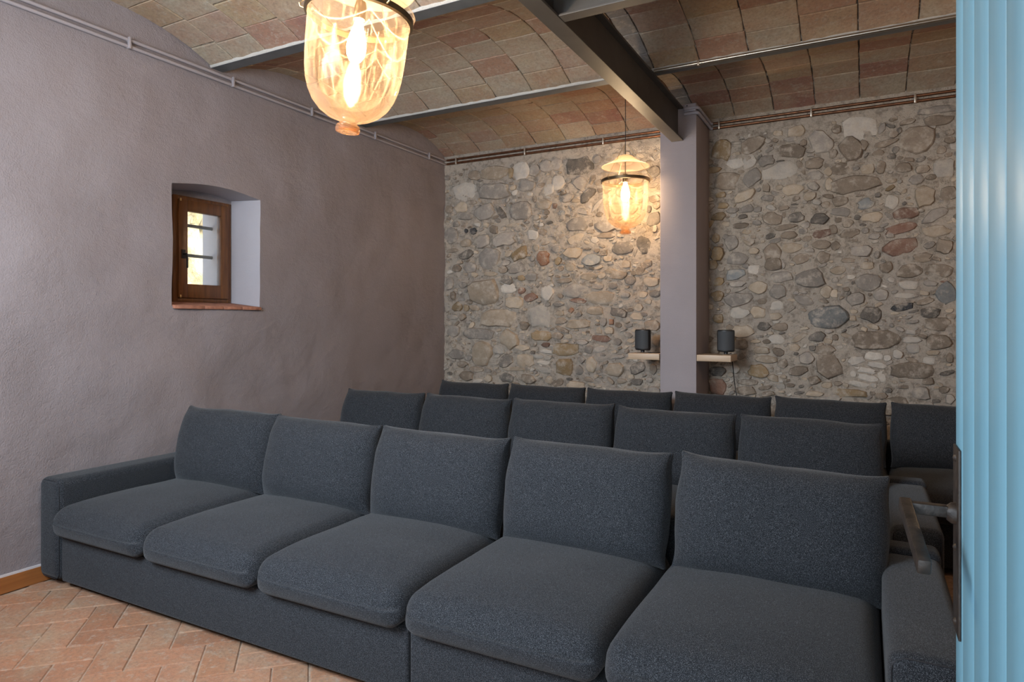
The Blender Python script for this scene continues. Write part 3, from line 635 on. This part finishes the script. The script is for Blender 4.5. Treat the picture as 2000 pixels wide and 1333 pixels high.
# ------------------------------------------------------------------ ceiling: tile vaults between steel beams
ceil = obj('ceiling', *boxg((XL - 0.6, -0.4, ZTOP - 0.02), (XR + 0.2, YB + 0.3, ZTOP + 0.1)), M['vaultmortar']); tag(ceil, 'vaulted ceiling of thin terracotta tiles between steel beams', kind='structure')
BEAMS = [1.42, 2.905, 4.325]
def arcf(y0, y1, rise):
    c = (y1 - y0) / 2; R = (c * c + rise * rise) / (2 * rise); ym = (y0 + y1) / 2; zc = ZS + rise - R; half = math.asin(c / R)
    return lambda t: (ym + R * math.sin(-half + 2 * half * t), zc + R * math.cos(-half + 2 * half * t), -half + 2 * half * t), 2 * half * R
def vault(y0, y1, rise, xs, rows, tiled, stag=0):
    f, length = arcf(y0, y1, rise); V = []; F = []; n = 24; x0, x1 = XL - 0.03, XR + 0.02
    for i in range(n + 1):
        y, z, a = f(i / n); V += [(x0, y, z + 0.006), (x1, y, z + 0.006), (x0, y, z + 0.05), (x1, y, z + 0.05)]
    for i in range(n):
        a = 4 * i; F += [(a, a + 1, a + 5, a + 4), (a + 2, a + 6, a + 7, a + 3)]
    v = obj('vault', V, F, M['vaultmortar'], ceil, 60)
    if not tiled:
        mb = MB()
    shared = {}
    r = random.Random(int(y0 * 100))
    for ci in range(len(xs) - 1):
        xa, xb, grey = xs[ci][0], xs[ci + 1][0], xs[ci][1]
        wv = xb - xa - 0.007; off = r.uniform(-0.25, 0.25) if stag else 0
        cuts = [0.0] + [max(0, min(1, (k + off) / rows)) for k in range(1, rows)] + [1.0]
        for k in range(rows):
            ta, tb = cuts[k], cuts[k + 1]
            if tb - ta < 0.03: continue
            h = (tb - ta) * length - 0.005; y, z, a = f((ta + tb) / 2)
            key = (round(wv, 3), round(h, 3), r.randrange(3))
            if key not in shared:
                rr = random.Random(str(key)); e = 0.0035
                nseg = 6
                def edge(p, q):
                    return [(p[0] + (q[0] - p[0]) * i / nseg + (rr.uniform(-e, e)), p[1] + (q[1] - p[1]) * i / nseg + rr.uniform(-e, e)) for i in range(nseg)]
                cs = [(-wv / 2, -h / 2), (wv / 2, -h / 2), (wv / 2, h / 2), (-wv / 2, h / 2)]
                ring = edge(cs[0], cs[1])[0::3] + edge(cs[1], cs[2])[0::3] + edge(cs[2], cs[3])[0::3] + edge(cs[3], cs[0])[0::3]
                m_ = len(ring); Rr = length / max(1e-6, (f(1)[2] - f(0)[2]))
                def sag(yy): return -(yy * yy) / (2 * Rr)
                VV = [(p[0], p[1], sag(p[1]) + 0.012) for p in ring] + [(p[0], p[1], sag(p[1]) - 0.001) for p in ring] + [(p[0] * 0.975, p[1] * 0.96, sag(p[1]) - 0.0045) for p in ring] + [(0, 0, -0.0045)]
                FF = [(q * m_ + i, (q + 1) * m_ + i, (q + 1) * m_ + (i + 1) % m_, q * m_ + (i + 1) % m_) for q in (0, 1) for i in range(m_)] + [(2 * m_ + i, 3 * m_, 2 * m_ + (i + 1) % m_) for i in range(m_)]
                shared[key] = (mesh('vault_tile', VV, FF, M['tile']), mesh('vault_tile', VV, FF, M['greytile']))
            me = shared[key][1 if grey else 0]
            loc = Vector(((xa + xb) / 2, y, z + r.uniform(-.002, .002))); rot = Euler((-a, r.uniform(-.006, .006), r.uniform(-.006, .006)))
            if tiled and xa < 0.9:
                o = bpy.data.objects.new('vault_tile', me); link(o, v); o.location = loc; o.rotation_euler = rot
            else:
                if 'rest' not in shared: shared['rest'] = MB()
                mt = Matrix.Translation(loc) @ rot.to_matrix().to_4x4(); shared['rest'].add([mt @ q.co for q in me.vertices], [tuple(p.vertices) for p in me.polygons])
    if 'rest' in shared: tag(shared['rest'].build('distant_tiles', M['tile'], v), kind='stuff')
    return v
X23 = [(XL + 0.001, 0), (-3.640, 0), (-3.337, 0), (-3.035, 0), (-2.727, 0), (-2.425, 0), (-2.128, 0), (-1.825, 0), (-1.528, 0), (-1.352, 1), (-1.2325, 0), (-0.934, 0), (-0.635, 0), (-0.337, 0), (-0.038, 0), (0.26, 0), (0.56, 0), (0.86, 0), (1.16, 0), (1.46, 0), (1.76, 0), (2.06, 0), (XR - 0.001, 0)]
X1 = [(XL + 0.001, 0), (-3.538, 0), (-3.25, 0), (-2.963, 0), (-2.67, 0), (-2.378, 0), (-2.085, 0), (-1.79, 0), (-1.50, 0), (-1.2325, 0), (-0.934, 0), (-0.635, 0), (-0.337, 0), (-0.038, 0), (0.26, 0), (0.56, 0), (0.86, 0), (1.16, 0), (1.46, 0), (1.76, 0), (2.06, 0), (XR - 0.001, 0)]
vault(YF, BEAMS[0] - 0.03, 0.13, X1, 6, False)
vault(BEAMS[0] + 0.03, BEAMS[1] - 0.03, 0.155, X1, 7, True, 1)
vault(BEAMS[1] + 0.03, BEAMS[2] - 0.03, 0.160, X23, 7, True, 1)
vault(BEAMS[2] + 0.03, YB + 0.01, 0.150, X23, 7, True, 1)

def ibeam_x(name, x0, x1, y, z0, z1, wd, mat, label, point=True, th=0.012):
    t = empty(name, ((x0 + x1) / 2, y, z0), label=label, cat='beam')
    L = t.location
    def P(n, a, b, mt, bev=0.002): return obj(n, *boxg(Vector(a) - L, Vector(b) - L, bev), mt, t)
    P('bottom_flange', (x0, y - wd / 2, z0), (x1, y + wd / 2, z0 + th), mat); P('web', (x0, y - 0.005, z0 + th), (x1, y + 0.005, z1 - th), mat); P('top_flange', (x0, y - wd / 2, z1 - th), (x1, y + wd / 2, z1), mat)
    if point:     # ragged white mortar where the tiles meet the flange
        V = []; F = []; n = 120; r = random.Random(5)
        for i in range(n + 1):
            x = x0 + (x1 - x0) * i / n
            j = r.uniform(-.004, .005)
            V += [(x, y - wd / 2 - 0.006 - j, z0 + 0.018), (x, y - wd / 2 - 0.004 - j * 0.5, z0 + 0.005 + j * 0.3), (x, y - wd / 2 + 0.001, z0 + 0.001), (x, y - wd / 2 + 0.012, z0 + 0.02)]
        for i in range(n):
            a = 4 * i; F += [(a + q, a + q + 1, a + q + 5, a + q + 4) for q in range(3)]
        obj('pointing', [Vector(v) - L for v in V], F, M['pointing'], t, 60)
    return t
ibeam_x('vault_beam', XL + 0.0, XR, BEAMS[1], 3.0, 3.12, 0.09, M['greysteel'], 'thin grey steel vault beam passing behind the nearer glass lantern')
ibeam_x('vault_beam', XL + 0.0, XR, BEAMS[2], 3.0, 3.12, 0.09, M['greysteel'], 'thin grey steel vault beam crossing over the girder, nearest the stone wall')

def main_beam():
    t = empty('main_beam', (-1.281, 2.7, 2.739), label='heavy dark steel girder running from the doorway to the column', cat='beam'); L = t.location
    def P(n, a, b): return obj(n, *boxg(Vector(a) - L, Vector(b) - L, 0.002), M['steel'], t)
    P('bottom_flange', (-1.326, YF, 2.739), (-1.236, 5.098, 2.752)); P('web', (-1.286, YF, 2.752), (-1.276, 5.098, 2.985)); P('top_flange', (-1.326, YF, 2.985), (-1.236, 5.098, 2.998))
    t2 = empty('cross_beam', (0.5, 2.785, 2.741), label='dark steel cross beam meeting the girder at the top of the picture', cat='beam'); L2 = t2.location
    def Q(n, a, b): return obj(n, *boxg(Vector(a) - L2, Vector(b) - L2, 0.002), M['steel'], t2)
    Q('bottom_flange', (-1.234, 2.750, 2.741), (XR, 2.820, 2.752)); Q('web', (-1.275, 2.781, 2.7525), (XR, 2.789, 2.985)); Q('top_flange', (-1.234, 2.750, 2.985), (XR, 2.820, 2.998))
main_beam()

# ------------------------------------------------------------------ column
CX0, CX1, CY0 = -1.418, -1.137, 5.10
def column():
    V, F = boxg((CX0, CY0, -0.02), (CX1, YB + 0.02, 3.02), 0.006)
    o = obj('column', V, F, M['column'], smooth=40); tag(o, 'square mauve plastered column in front of the stone wall', kind='structure')
column()

# ------------------------------------------------------------------ pipes
def arcpts(c, a, b, n=6):     # rounded corner from a to b around corner c
    return [Vector(a).lerp(Vector(c), t).lerp(Vector(c).lerp(Vector(b), t), t) for t in [i / n for i in range(n + 1)]]
def clip(parent, p, axis, zlo, zhi, mat):
    m = MB()
    if axis == 'y': m.box((p[0] - 0.016, p[1] - 0.007, zlo - 0.014), (p[0] + 0.004, p[1] + 0.007, zhi + 0.014), 0.003)
    else: m.box((p[0] - 0.007, p[1] - 0.004, zlo - 0.014), (p[0] + 0.007, p[1] + 0.016, zhi + 0.014), 0.003)
    zc = (zlo + zhi) / 2
    for z in (zlo, zhi):
        if axis == 'y': m.tube([(p[0] - 0.016, p[1] - 0.006, z), (p[0] - 0.016, p[1] + 0.006, z)], 0.0135, 10)
        else: m.tube([(p[0] - 0.006, p[1] + 0.016, z), (p[0] + 0.006, p[1] + 0.016, z)], 0.0135, 10)
    L = parent.location
    return obj('pipe_clip', [v - L for v in m.V], m.F, mat, parent, 40)
def pipes():
    xp = XL + 0.030; zu, zl = 2.966, 2.928
    for z, lb in ((zu, 'upper of two mauve painted pipes along the top of the mauve wall'), (zl, 'lower of two mauve painted pipes along the top of the mauve wall')):
        m = MB(); m.tube([(xp, YF + 0.02, z), (xp, 2.0, z + 0.001), (xp, 3.6, z - 0.001), (xp, YB - 0.03, z)], 0.0105, 10)
        o = m.build('wall_pipe', M['paintpipe'], None, 60); tag(o, lb, 'pipe', 'painted pipes on the mauve wall')
        if z == zu:
            for y in (1.62, 2.296, 3.001, 3.713, 4.45, 5.249): clip(o, (XL + 0.046, y, 0), 'y', zl, zu, M['paintpipe'])
    yp = YB - 0.026
    for z, lb in ((zu, 'upper'), (zl, 'lower')):
        m = MB(); m.tube([(XL + 0.05, yp, z), (-2.6, yp, z + 0.001), (CX0 - 0.002, yp, z)], 0.0105, 10)
        o = m.build('copper_pipe', M['copper'], None, 60); tag(o, lb + ' of two copper pipes over the stone wall, left of the column', 'pipe', 'copper pipes over the stone wall')
        if z == zu:
            for x in (-3.60, -2.83, -2.05): clip(o, (x, yp - 0.016, 0), 'x', zl, zu, M['clip'])
        m = MB(); m.tube([(CX1 + 0.03, yp, z), (-0.2, yp, z), (XR - 0.01, yp, z)], 0.0105, 10)
        o = m.build('copper_pipe', M['copper'], None, 60); tag(o, lb + ' of two copper pipes over the stone wall, right of the column', 'pipe', 'copper pipes over the stone wall')
        if z == zu:
            for x in (-1.051, -0.365, 0.315, 1.0, 1.7): clip(o, (x, yp - 0.016, 0), 'x', zl, zu, M['clip'])
    for z, lb in ((2.978, 'upper of two lilac painted pipes wrapped around the column top'), (2.938, 'lower of two lilac painted pipes wrapped around the column top')):
        e = 0.014; r = 0.03
        a = Vector((CX1 + e, CY0 - e, z))
        pts = [(-1.225, CY0 - e, z)] + arcpts(a, (CX1 + e - r, CY0 - e, z), (CX1 + e, CY0 - e + r, z)) + [(CX1 + e, 5.38, z)] + arcpts((CX1 + e, yp, z - 0.012), (CX1 + e, yp - r, z), (CX1 + e + 0.022, yp, z - 0.012))
        m = MB(); m.tube(pts, 0.0125, 10); o = m.build('column_pipe', M['lilac'], None, 60); tag(o, lb, 'pipe', 'pipes around the column')
        if z > 2.95:
            for x in (-1.20, -1.165): pass
    t = obj('pipe_bracket', *boxg((-1.225, CY0 - 0.012, 2.955), (CX1 - 0.002, CY0, 3.012), 0.003), M['lilac'], None, 40)
    tag(t, 'small lilac bracket plate behind the pipes at the column top', 'bracket')
    for x in (-1.205, -1.20):
        pass
    m = MB(); m.tube([(-1.205, CY0 - 0.014, 2.999), (-1.205, CY0 - 0.002, 2.999)], 0.005, 8); m.build('bolt', M['blackiron'], t, 60)
    # bare conduit under the edge of the far vault beam, right of the girder
    m = MB(); m.tube([(-1.225, 4.262, 2.992), (0.4, 4.262, 2.992), (XR - 0.01, 4.262, 2.992)], 0.011, 10)
    o = m.build('conduit_pipe', M['conduit'], None, 60); tag(o, 'bare metal conduit running along the vault beam right of the girder', 'pipe')
    cm = MB(); cm.box((-0.944, 4.25, 2.978), (-0.93, 4.274, 3.01), 0.003); cm.build('pipe_clip', M['clip'], o, 40)
pipes()

# ------------------------------------------------------------------ sofas
def sofa(x0, seats, sw, yf, splits, label):
    x1 = x0 + seats * sw; aw = 0.185
    t = empty('sofa', ((x0 + x1) / 2, yf + 0.45, 0.0), label=label, cat='sofa', group='long sofas in three rows'); L = t.location
    def R(n, a, b, r, seg, f=None, mat=M['fabric']):
        a = Vector(a); b = Vector(b); h = (b - a) / 2; c = (a + b) / 2
        V, F = rbox(h.x, h.y, h.z, r, seg, f); return obj(n, V, F, mat, t, 180, loc=c - L)
    cuts = [x0] + splits + [x1]
    for i in range(len(cuts) - 1):
        R('base', (cuts[i] + 0.003, yf + 0.012, 0.035), (cuts[i + 1] - 0.003, yf + 0.815, 0.277), 0.014, (8, 4, 3))
    yb0 = yf + 0.82
    R('back_frame', (x0 - aw, yb0, 0.035), (x1 + aw, yb0 + 0.12, 0.555), 0.03, (12, 2, 5))
    for side, xa in ((0, x0 - aw), (1, x1)):
        arm = R('armrest', (xa + 0.002, yf, 0.035), (xa + aw - 0.002, yb0 - 0.002, 0.545), 0.035, (3, 8, 6))
        # piping round the front panel
        m = MB(); c = Vector((xa + aw / 2, yf + 0.455 - 0.001, 0.29)); hx, hz = aw / 2 - 0.012, 0.245; pts = []
        y = yf + 0.013
        for (cx, cz, a0) in ((xa + 0.045, 0.075, 180), (xa + aw - 0.045, 0.075, 270), (xa + aw - 0.045, 0.500, 0), (xa + 0.045, 0.500, 90)):
            for q in range(6):
                a = math.radians(a0 + q * 18); pts.append(Vector((cx + 0.034 * math.cos(a), y - 0.0035, cz + 0.034 * math.sin(a))))
        pts.append(pts[0].copy())
        V, F = tubeg(pts, 0.0022, 6, False)
        obj('piping', [v - L - arm.location for v in V], F, M['thread'], arm, 60)
    for i in range(seats):
        a = x0 + i * sw; rr = random.Random(seats * 100 + i + int(yf * 10)); off = rr.uniform(0, 50)
        def f(p, u, v, w_, off=off):
            k = (1 - min(1, abs(u)) ** 2.6) * (1 - min(1, abs(v)) ** 3)
            q = p.copy()
            if w_ > 0: q.z += 0.036 * k
            else:       # the underside keeps a crisp seam
                sh = min(1.0, -w_ * 1.6); q.y += (-0.6 * sh * (1 + v) * 0.42 if v < -0.8 else 0)
            front = max(0.0, -v); q.y -= 0.016 * front ** 6 * (1 - min(1, abs(w_)) ** 2) * (1 - min(1, abs(u)) ** 6)
            q.z -= 0.010 * max(0, front - 0.6) / 0.4 * (1 if w_ > 0 else 0)
            q.z += 0.004 * nz((p.x, p.y, 0), 7, off) * (1 if w_ > 0 else 0)
            return q
        R('seat_cushion', (a + 0.0025, yf - 0.045, 0.278), (a + sw - 0.0025, yf + 0.815, 0.426), 0.066, (10, 10, 2), f)
    ft = MB()
    for fx in (x0 - 0.1, x0 + (x1 - x0) * 0.33, x0 + (x1 - x0) * 0.66, x1 + 0.1):
        for fy in (yf + 0.10, yf + 0.85):
            V, F = latheg([(0.0, 0.0), (0.022, 0.0), (0.026, 0.036), (0.0, 0.036)], 12, Vector((fx, fy, 0)) - L)
            obj('foot', V, F, M['black'], t, 40)
    return t
ORD = ['first', 'second', 'third', 'fourth', 'fifth', 'sixth']
def back_cushion(xc, wd, y, z, hh, lean, row, i, tw=0.0, roll=0.0):
    rr = random.Random(row * 31 + i * 7); off = rr.uniform(0, 90)
    sx, sy, sz = wd / 2, 0.056, hh / 2
    def f(p, u, v, w_):
        q = p.copy(); au, aw_ = min(1, abs(u)), min(1, abs(w_))
        k = ((1 - au ** 6) * (1 - aw_ ** 5)) ** 0.5
        q.y = v * (0.012 + 0.088 * k + 0.022 * (1 - au ** 2) * (1 - aw_ ** 2))
        q.x += (1 if u > 0 else -1) * au ** 5 * (-0.010 + 0.020 * (1 - aw_ ** 2)) * (1 if abs(v) < 2 else 0)
        q.z += (1 if w_ > 0 else -1) * aw_ ** 5 * 0.012 * (1 - au ** 2)
        c = (au * aw_) ** 7                    # tucked corners
        q.x += (1 if u > 0 else -1) * c * 0.020; q.z += (1 if w_ > 0 else -1) * c * 0.016; q.y *= 1 - 0.55 * c
        e = max(au, aw_) ** 4
        q.y += 0.006 * nz((p.x, p.z, v), 9, off) * (0.4 + e) + 0.006 * nz((p.x, p.z, 0), 3.5, off + 7)
        q.x += 0.004 * nz((p.z, p.y, p.x), 14, off) * e; q.z += 0.006 * nz((p.x, p.y, 2), 6, off) * aw_ ** 3
        # a gentle sag of the top edge towards the middle
        q.z -= max(0, w_) ** 3 * 0.010 * (1 - au ** 2) * rr_s
        return q
    rr_s = rr.uniform(0.2, 1.2)
    V, F = rbox(sx, sy, sz, 0.010, (26, 2, 22), f, True)
    rows = {1: 'front sofa', 2: 'middle sofa', 3: 'rear sofa by the stone wall'}
    o = obj('back_cushion', V, F, M['fabric'], None, 180, loc=(xc, y, z)); o.rotation_euler = (lean, roll, tw)
    tag(o, f'charcoal back cushion on the {rows[row]}, {ORD[i]} from the mauve wall', 'cushion', f'back cushions on the {rows[row]}')
def sofas():
    # front row
    sofa(-3.575, 5, 0.724, 1.841, [-3.575 + 3 * 0.724], 'long charcoal five-seat sofa in the front row, nearest the floor tiles')
    for i in range(5):
        back_cushion(-3.575 + [0.036, 0.036, 0.032, 0.028, 0.034][i] + 0.724 * (i + 0.5), 0.690, 2.512 + [0.01, 0, 0, 0, 0.02][i], 0.627 + [0.004, 0, -0.004, 0, -0.006][i], 0.408, math.radians(-13), 1, i, math.radians([3, 1, 0, -1, 2][i]), math.radians([0.5, 0.5, 0.6, 0.4, 2.2][i]))
    sofa(-3.365, 5, 0.690, 2.990, [-3.365 + 3 * 0.69], 'long charcoal five-seat sofa in the middle row')
    for i in range(5):
        back_cushion(-3.365 + 0.690 * (i + 0.5), 0.655, 3.675, 0.634 + [0, 0.0, 0.01, 0, -0.004][i], 0.415, math.radians(-13), 2, i, math.radians([2, -1, 1, 0, 1][i]), math.radians([0.4, 0.5, 0, 0.3, 0.4][i]))
    sofa(-3.330, 6, 0.692, 4.150, [-3.33 + 3 * 0.692], 'long charcoal sofa in the rear row against the stone wall')
    for i in range(6):
        back_cushion(-3.330 + 0.692 * (i + 0.5), 0.655, 4.835, 0.618 + [0, 0, 0, 0.004, 0.006, 0.004][i], 0.390, math.radians(-13), 3, i, math.radians([1, -1, 1, 2, -1, 1][i]), math.radians([0.3, 0.2, 0.2, 0.8, 0.4, 0.6][i]))
sofas()

# ------------------------------------------------------------------ lamps
def lamp(x, y, zr, lean, rz, bulb, label):
    t = empty('glass_lantern', (x, y, zr), label=label, cat='pendant lamp', group='glass bell jar lanterns')
    t.rotation_euler = (Matrix.Rotation(math.radians(lean), 3, Vector((-0.4726, 0.8813, 0))) @ Matrix.Rotation(rz, 3, 'Z')).to_euler()
    prof = [(0.196, 0.004), (0.199, 0.0), (0.193, -0.010), (0.186, -0.016), (0.1835, -0.03), (0.1815, -0.06), (0.180, -0.12), (0.1775, -0.18), (0.173, -0.235), (0.166, -0.275), (0.154, -0.312), (0.136, -0.345), (0.110, -0.373), (0.080, -0.392), (0.052, -0.402), (0.036, -0.408), (0.031, -0.414)]
    V, F = latheg(prof, 72); obj('glass_jar', V, F, M['glass'], t, 180)
    V, F = latheg([(0.030, -0.412), (0.031, -0.418), (0.041, -0.424), (0.0445, -0.436), (0.042, -0.446), (0.030, -0.450), (0.022, -0.442), (0.010, -0.436), (0.0005, -0.435)], 48)
    obj('glass_finial', V, F, M['glass'], t, 180)
    V, F = latheg([(0.186, -0.014), (0.1945, -0.016), (0.1945, -0.036), (0.185, -0.040)], 72); b = obj('band', V, F, M['bronze'], t, 40)
    for k in range(3):
        a = math.radians(100 + 120 * k); c, s = math.cos(a), math.sin(a)
        m = MB(); m.tube([(c * 0.192, s * 0.192, -0.03), (c * 0.208, s * 0.208, -0.026), (c * 0.212, s * 0.212, -0.014)], 0.004, 8); m.build('hook', M['brass'], b, 60)
        m = MB(); m.tube([(c * 0.210, s * 0.210, -0.016), (c * 0.012, s * 0.012, 0.265)], 0.0017, 6); m.build('chain', M['brass'], t, 60)
    V, F = latheg([(0.186, 0.084), (0.190, 0.088), (0.184, 0.094), (0.150, 0.110), (0.115, 0.126), (0.092, 0.140), (0.078, 0.156), (0.058, 0.172), (0.030, 0.182), (0.012, 0.186)], 64)
    obj('smoke_cap', V, F, M['capglass'], t, 180)
    m = MB(); m.tube([(0, 0, 0.27), (0, 0, 0.02)], 0.0045, 8); m.lathe([(0.0005, 0.03), (0.018, 0.03), (0.022, 0.01), (0.022, -0.035), (0.0005, -0.04)], 20); m.build('lamp_holder', M['bronze'], t, 40)
    V, F = latheg([(0.013, -0.035), (0.016, -0.055), (0.026, -0.085), (0.033, -0.115), (0.035, -0.140), (0.031, -0.165), (0.020, -0.184), (0.0005, -0.190)], 24); obj('bulb', V, F, M['bulb'][bulb], t, 180)
    top = (ZS + 0.145 - zr)
    m = MB(); m.tube([(0, 0, 0.265), (0.002, 0.001, top * 0.5 + 0.12), (0, 0, top)], 0.003, 6); m.build('hanging_wire', M['blackiron'], t, 60)
lamp(-1.622, 1.855, 2.482, 6.0, 0.0, 0, 'large glass bell jar lantern hanging nearest the camera')
lamp(-1.697, 5.090, 2.497, 0.0, 0.5, 1, 'glass bell jar lantern hanging in front of the stone wall by the column')

lamp(1.05, 3.300, 2.480, 0.0, 0.2, 2, 'unseen glass bell jar lantern added on the far right side of the room for warm light')  # unseen third lantern, added to warm the right ceiling and sofa tops

# ------------------------------------------------------------------ shelves, speakers, cable
def shelf(xa, xb, label):
    t = obj('wall_shelf', *boxg((xa, 5.103, 1.042), (xb, 5.38, 1.090), 0.002), M['oak'], None, 40); tag(t, label, 'shelf', 'oak shelves beside the column')
shelf(-1.678, CX0 - 0.008, 'short pale oak shelf left of the column'); shelf(CX1 + 0.001, -0.884, 'short pale oak shelf right of the column')
def speaker(x, y, rz, label):
    t = empty('speaker', (x, y, 1.090), rz, label, 'speaker', 'black speakers on the oak shelves')
    m = MB(); m.lathe([(0.0005, 0.0), (0.044, 0.0), (0.046, 0.003), (0.044, 0.007), (0.0005, 0.008)], 32); m.build('base', M['chrome'], t, 40)
    m = MB(); m.lathe([(0.016, 0.007), (0.014, 0.015), (0.018, 0.024)], 20); m.build('neck', M['black'], t, 40)
    prof = [(0.0005, 0.022), (0.052, 0.022), (0.061, 0.028), (0.063, 0.040), (0.063, 0.176), (0.061, 0.186), (0.055, 0.190), (0.0005, 0.190)]
    m = MB(); m.lathe(prof, 40); m.V = [Vector((v.x * 1.02, v.y * (0.80 if v.y < 0 else 1.0), v.z)) for v in m.V]; m.build('body', M['black'], t, 40)
    # cloth front
    V = []; F = []; n = 16
    for i in range(n + 1):
        a = math.radians(-90 - 62 + 124 * i / n)
        for z in (0.036, 0.180): V.append((math.cos(a) * 0.0645 * 1.02, math.sin(a) * 0.0645 * 0.80, z))
    for i in range(n): F.append((2 * i, 2 * i + 2, 2 * i + 3, 2 * i + 1))
    obj('grille', V, F, M['grille'], t, 60)
speaker(-1.592, 5.215, math.radians(-8), 'small black speaker on the shelf left of the column'); speaker(-0.940, 5.215, math.radians(8), 'small black speaker on the shelf right of the column')
def cable(pts, label):
    P = [Vector(p) for p in pts]; Q = []
    for i in range(len(P) - 1):
        p0, p1, p2, p3 = P[max(i - 1, 0)], P[i], P[i + 1], P[min(i + 2, len(P) - 1)]
        for k in range(6):
            t = k / 6; Q.append(0.5 * ((2 * p1) + (p2 - p0) * t + (2 * p0 - 5 * p1 + 4 * p2 - p3) * t * t + (3 * p1 - p0 - 3 * p2 + p3) * t ** 3))
    Q.append(P[-1]); m = MB(); m.tube(Q, 0.0035, 6); tag(m.build('cable', M['black'], None, 60), label, 'cable')
cable([(-0.935, 5.27, 1.0935), (-0.93, 5.34, 1.0935), (-0.93, 5.392, 1.085), (-0.925, 5.44, 0.97), (-0.925, 5.505, 0.85), (-0.91, 5.50, 0.76), (-0.92, 5.505, 0.72), (-0.905, 5.50, 0.64), (-0.89, 5.49, 0.4), (-0.88, 5.48, 0.01)], 'thin black speaker cable hanging below the right shelf')
cable([(-1.545, 5.22, 1.094), (-1.51, 5.20, 1.094), (-1.47, 5.24, 1.094), (-1.44, 5.30, 1.094), (-1.43, 5.36, 1.094)], 'thin black cable lying on the left shelf')

# ------------------------------------------------------------------ blue door
def door():
    XD = 0.127; t = empty('door_1', (XD, YF + 0.005, 0.0), label='open blue painted plank door with iron lever handle', kind='structure'); L = t.location
    edges = [1.258, 1.176, 1.061, 0.945, 0.834, 0.735, 0.62, 0.505, 0.39, YF + 0.005]
    for i in range(len(edges) - 1):
        V, F = boxg((XD, edges[i + 1] + 0.0008, 0.012), (XD + 0.040, edges[i] - 0.0008, 2.12), 0.002)
        obj('board', [v - L for v in V], F, M['door'], t, 40)
    V, F = boxg((XD + 0.010, YF + 0.01, 0.012), (XD + 0.032, 1.25, 2.118)); obj('core', [v - L for v in V], F, M['door'], t)
    V, F = boxg((XD - 0.004, 1.188, 0.868), (XD, 1.256, 1.155), 0.0015); p = obj('handle_plate', [v - L for v in V], F, M['iron'], t, 40)
    for z in (0.885, 1.0, 1.138):
        m = MB(); m.lathe([(0.0005, 0.004), (0.004, 0.003), (0.006, 0.0)], 10); m.V = [Vector((XD - 0.004 - v.z, 1.222 + v.y, z + v.x)) - L for v in m.V]; m.build('screw', M['iron'], p, 60)
    m = MB(); m.tube([(XD - 0.002, 1.222, 1.052), (XD - 0.010, 1.222, 1.052), (XD - 0.016, 1.222, 1.052)], [0.017, 0.016, 0.011], 14)
    m.V = [v - L for v in m.V]; m.build('rose', M['iron'], p, 40)
    m = MB(); m.box((0.050, 1.213, 1.045), (XD - 0.012, 1.231, 1.063), 0.003)
    V, F = boxg((-0.0085, -0.172, -0.010), (0.0085, 0.010, 0.012), 0.003)
    rot = Euler((math.radians(14), 0, math.radians(5))).to_matrix()
    m.add([rot @ v + Vector((0.0565, 1.222, 1.054)) for v in V], F)
    m.V = [v - L for v in m.V]; m.build('lever', M['iron'], p, 40)
    for z in (0.35, 1.75):
        m = MB(); m.tube([(XD - 0.004, YF + 0.012, z), (XD - 0.004, YF + 0.012, z + 0.10)], 0.007, 10); m.V = [v - L for v in m.V]; m.build('hinge', M['iron'], t, 60)
door()
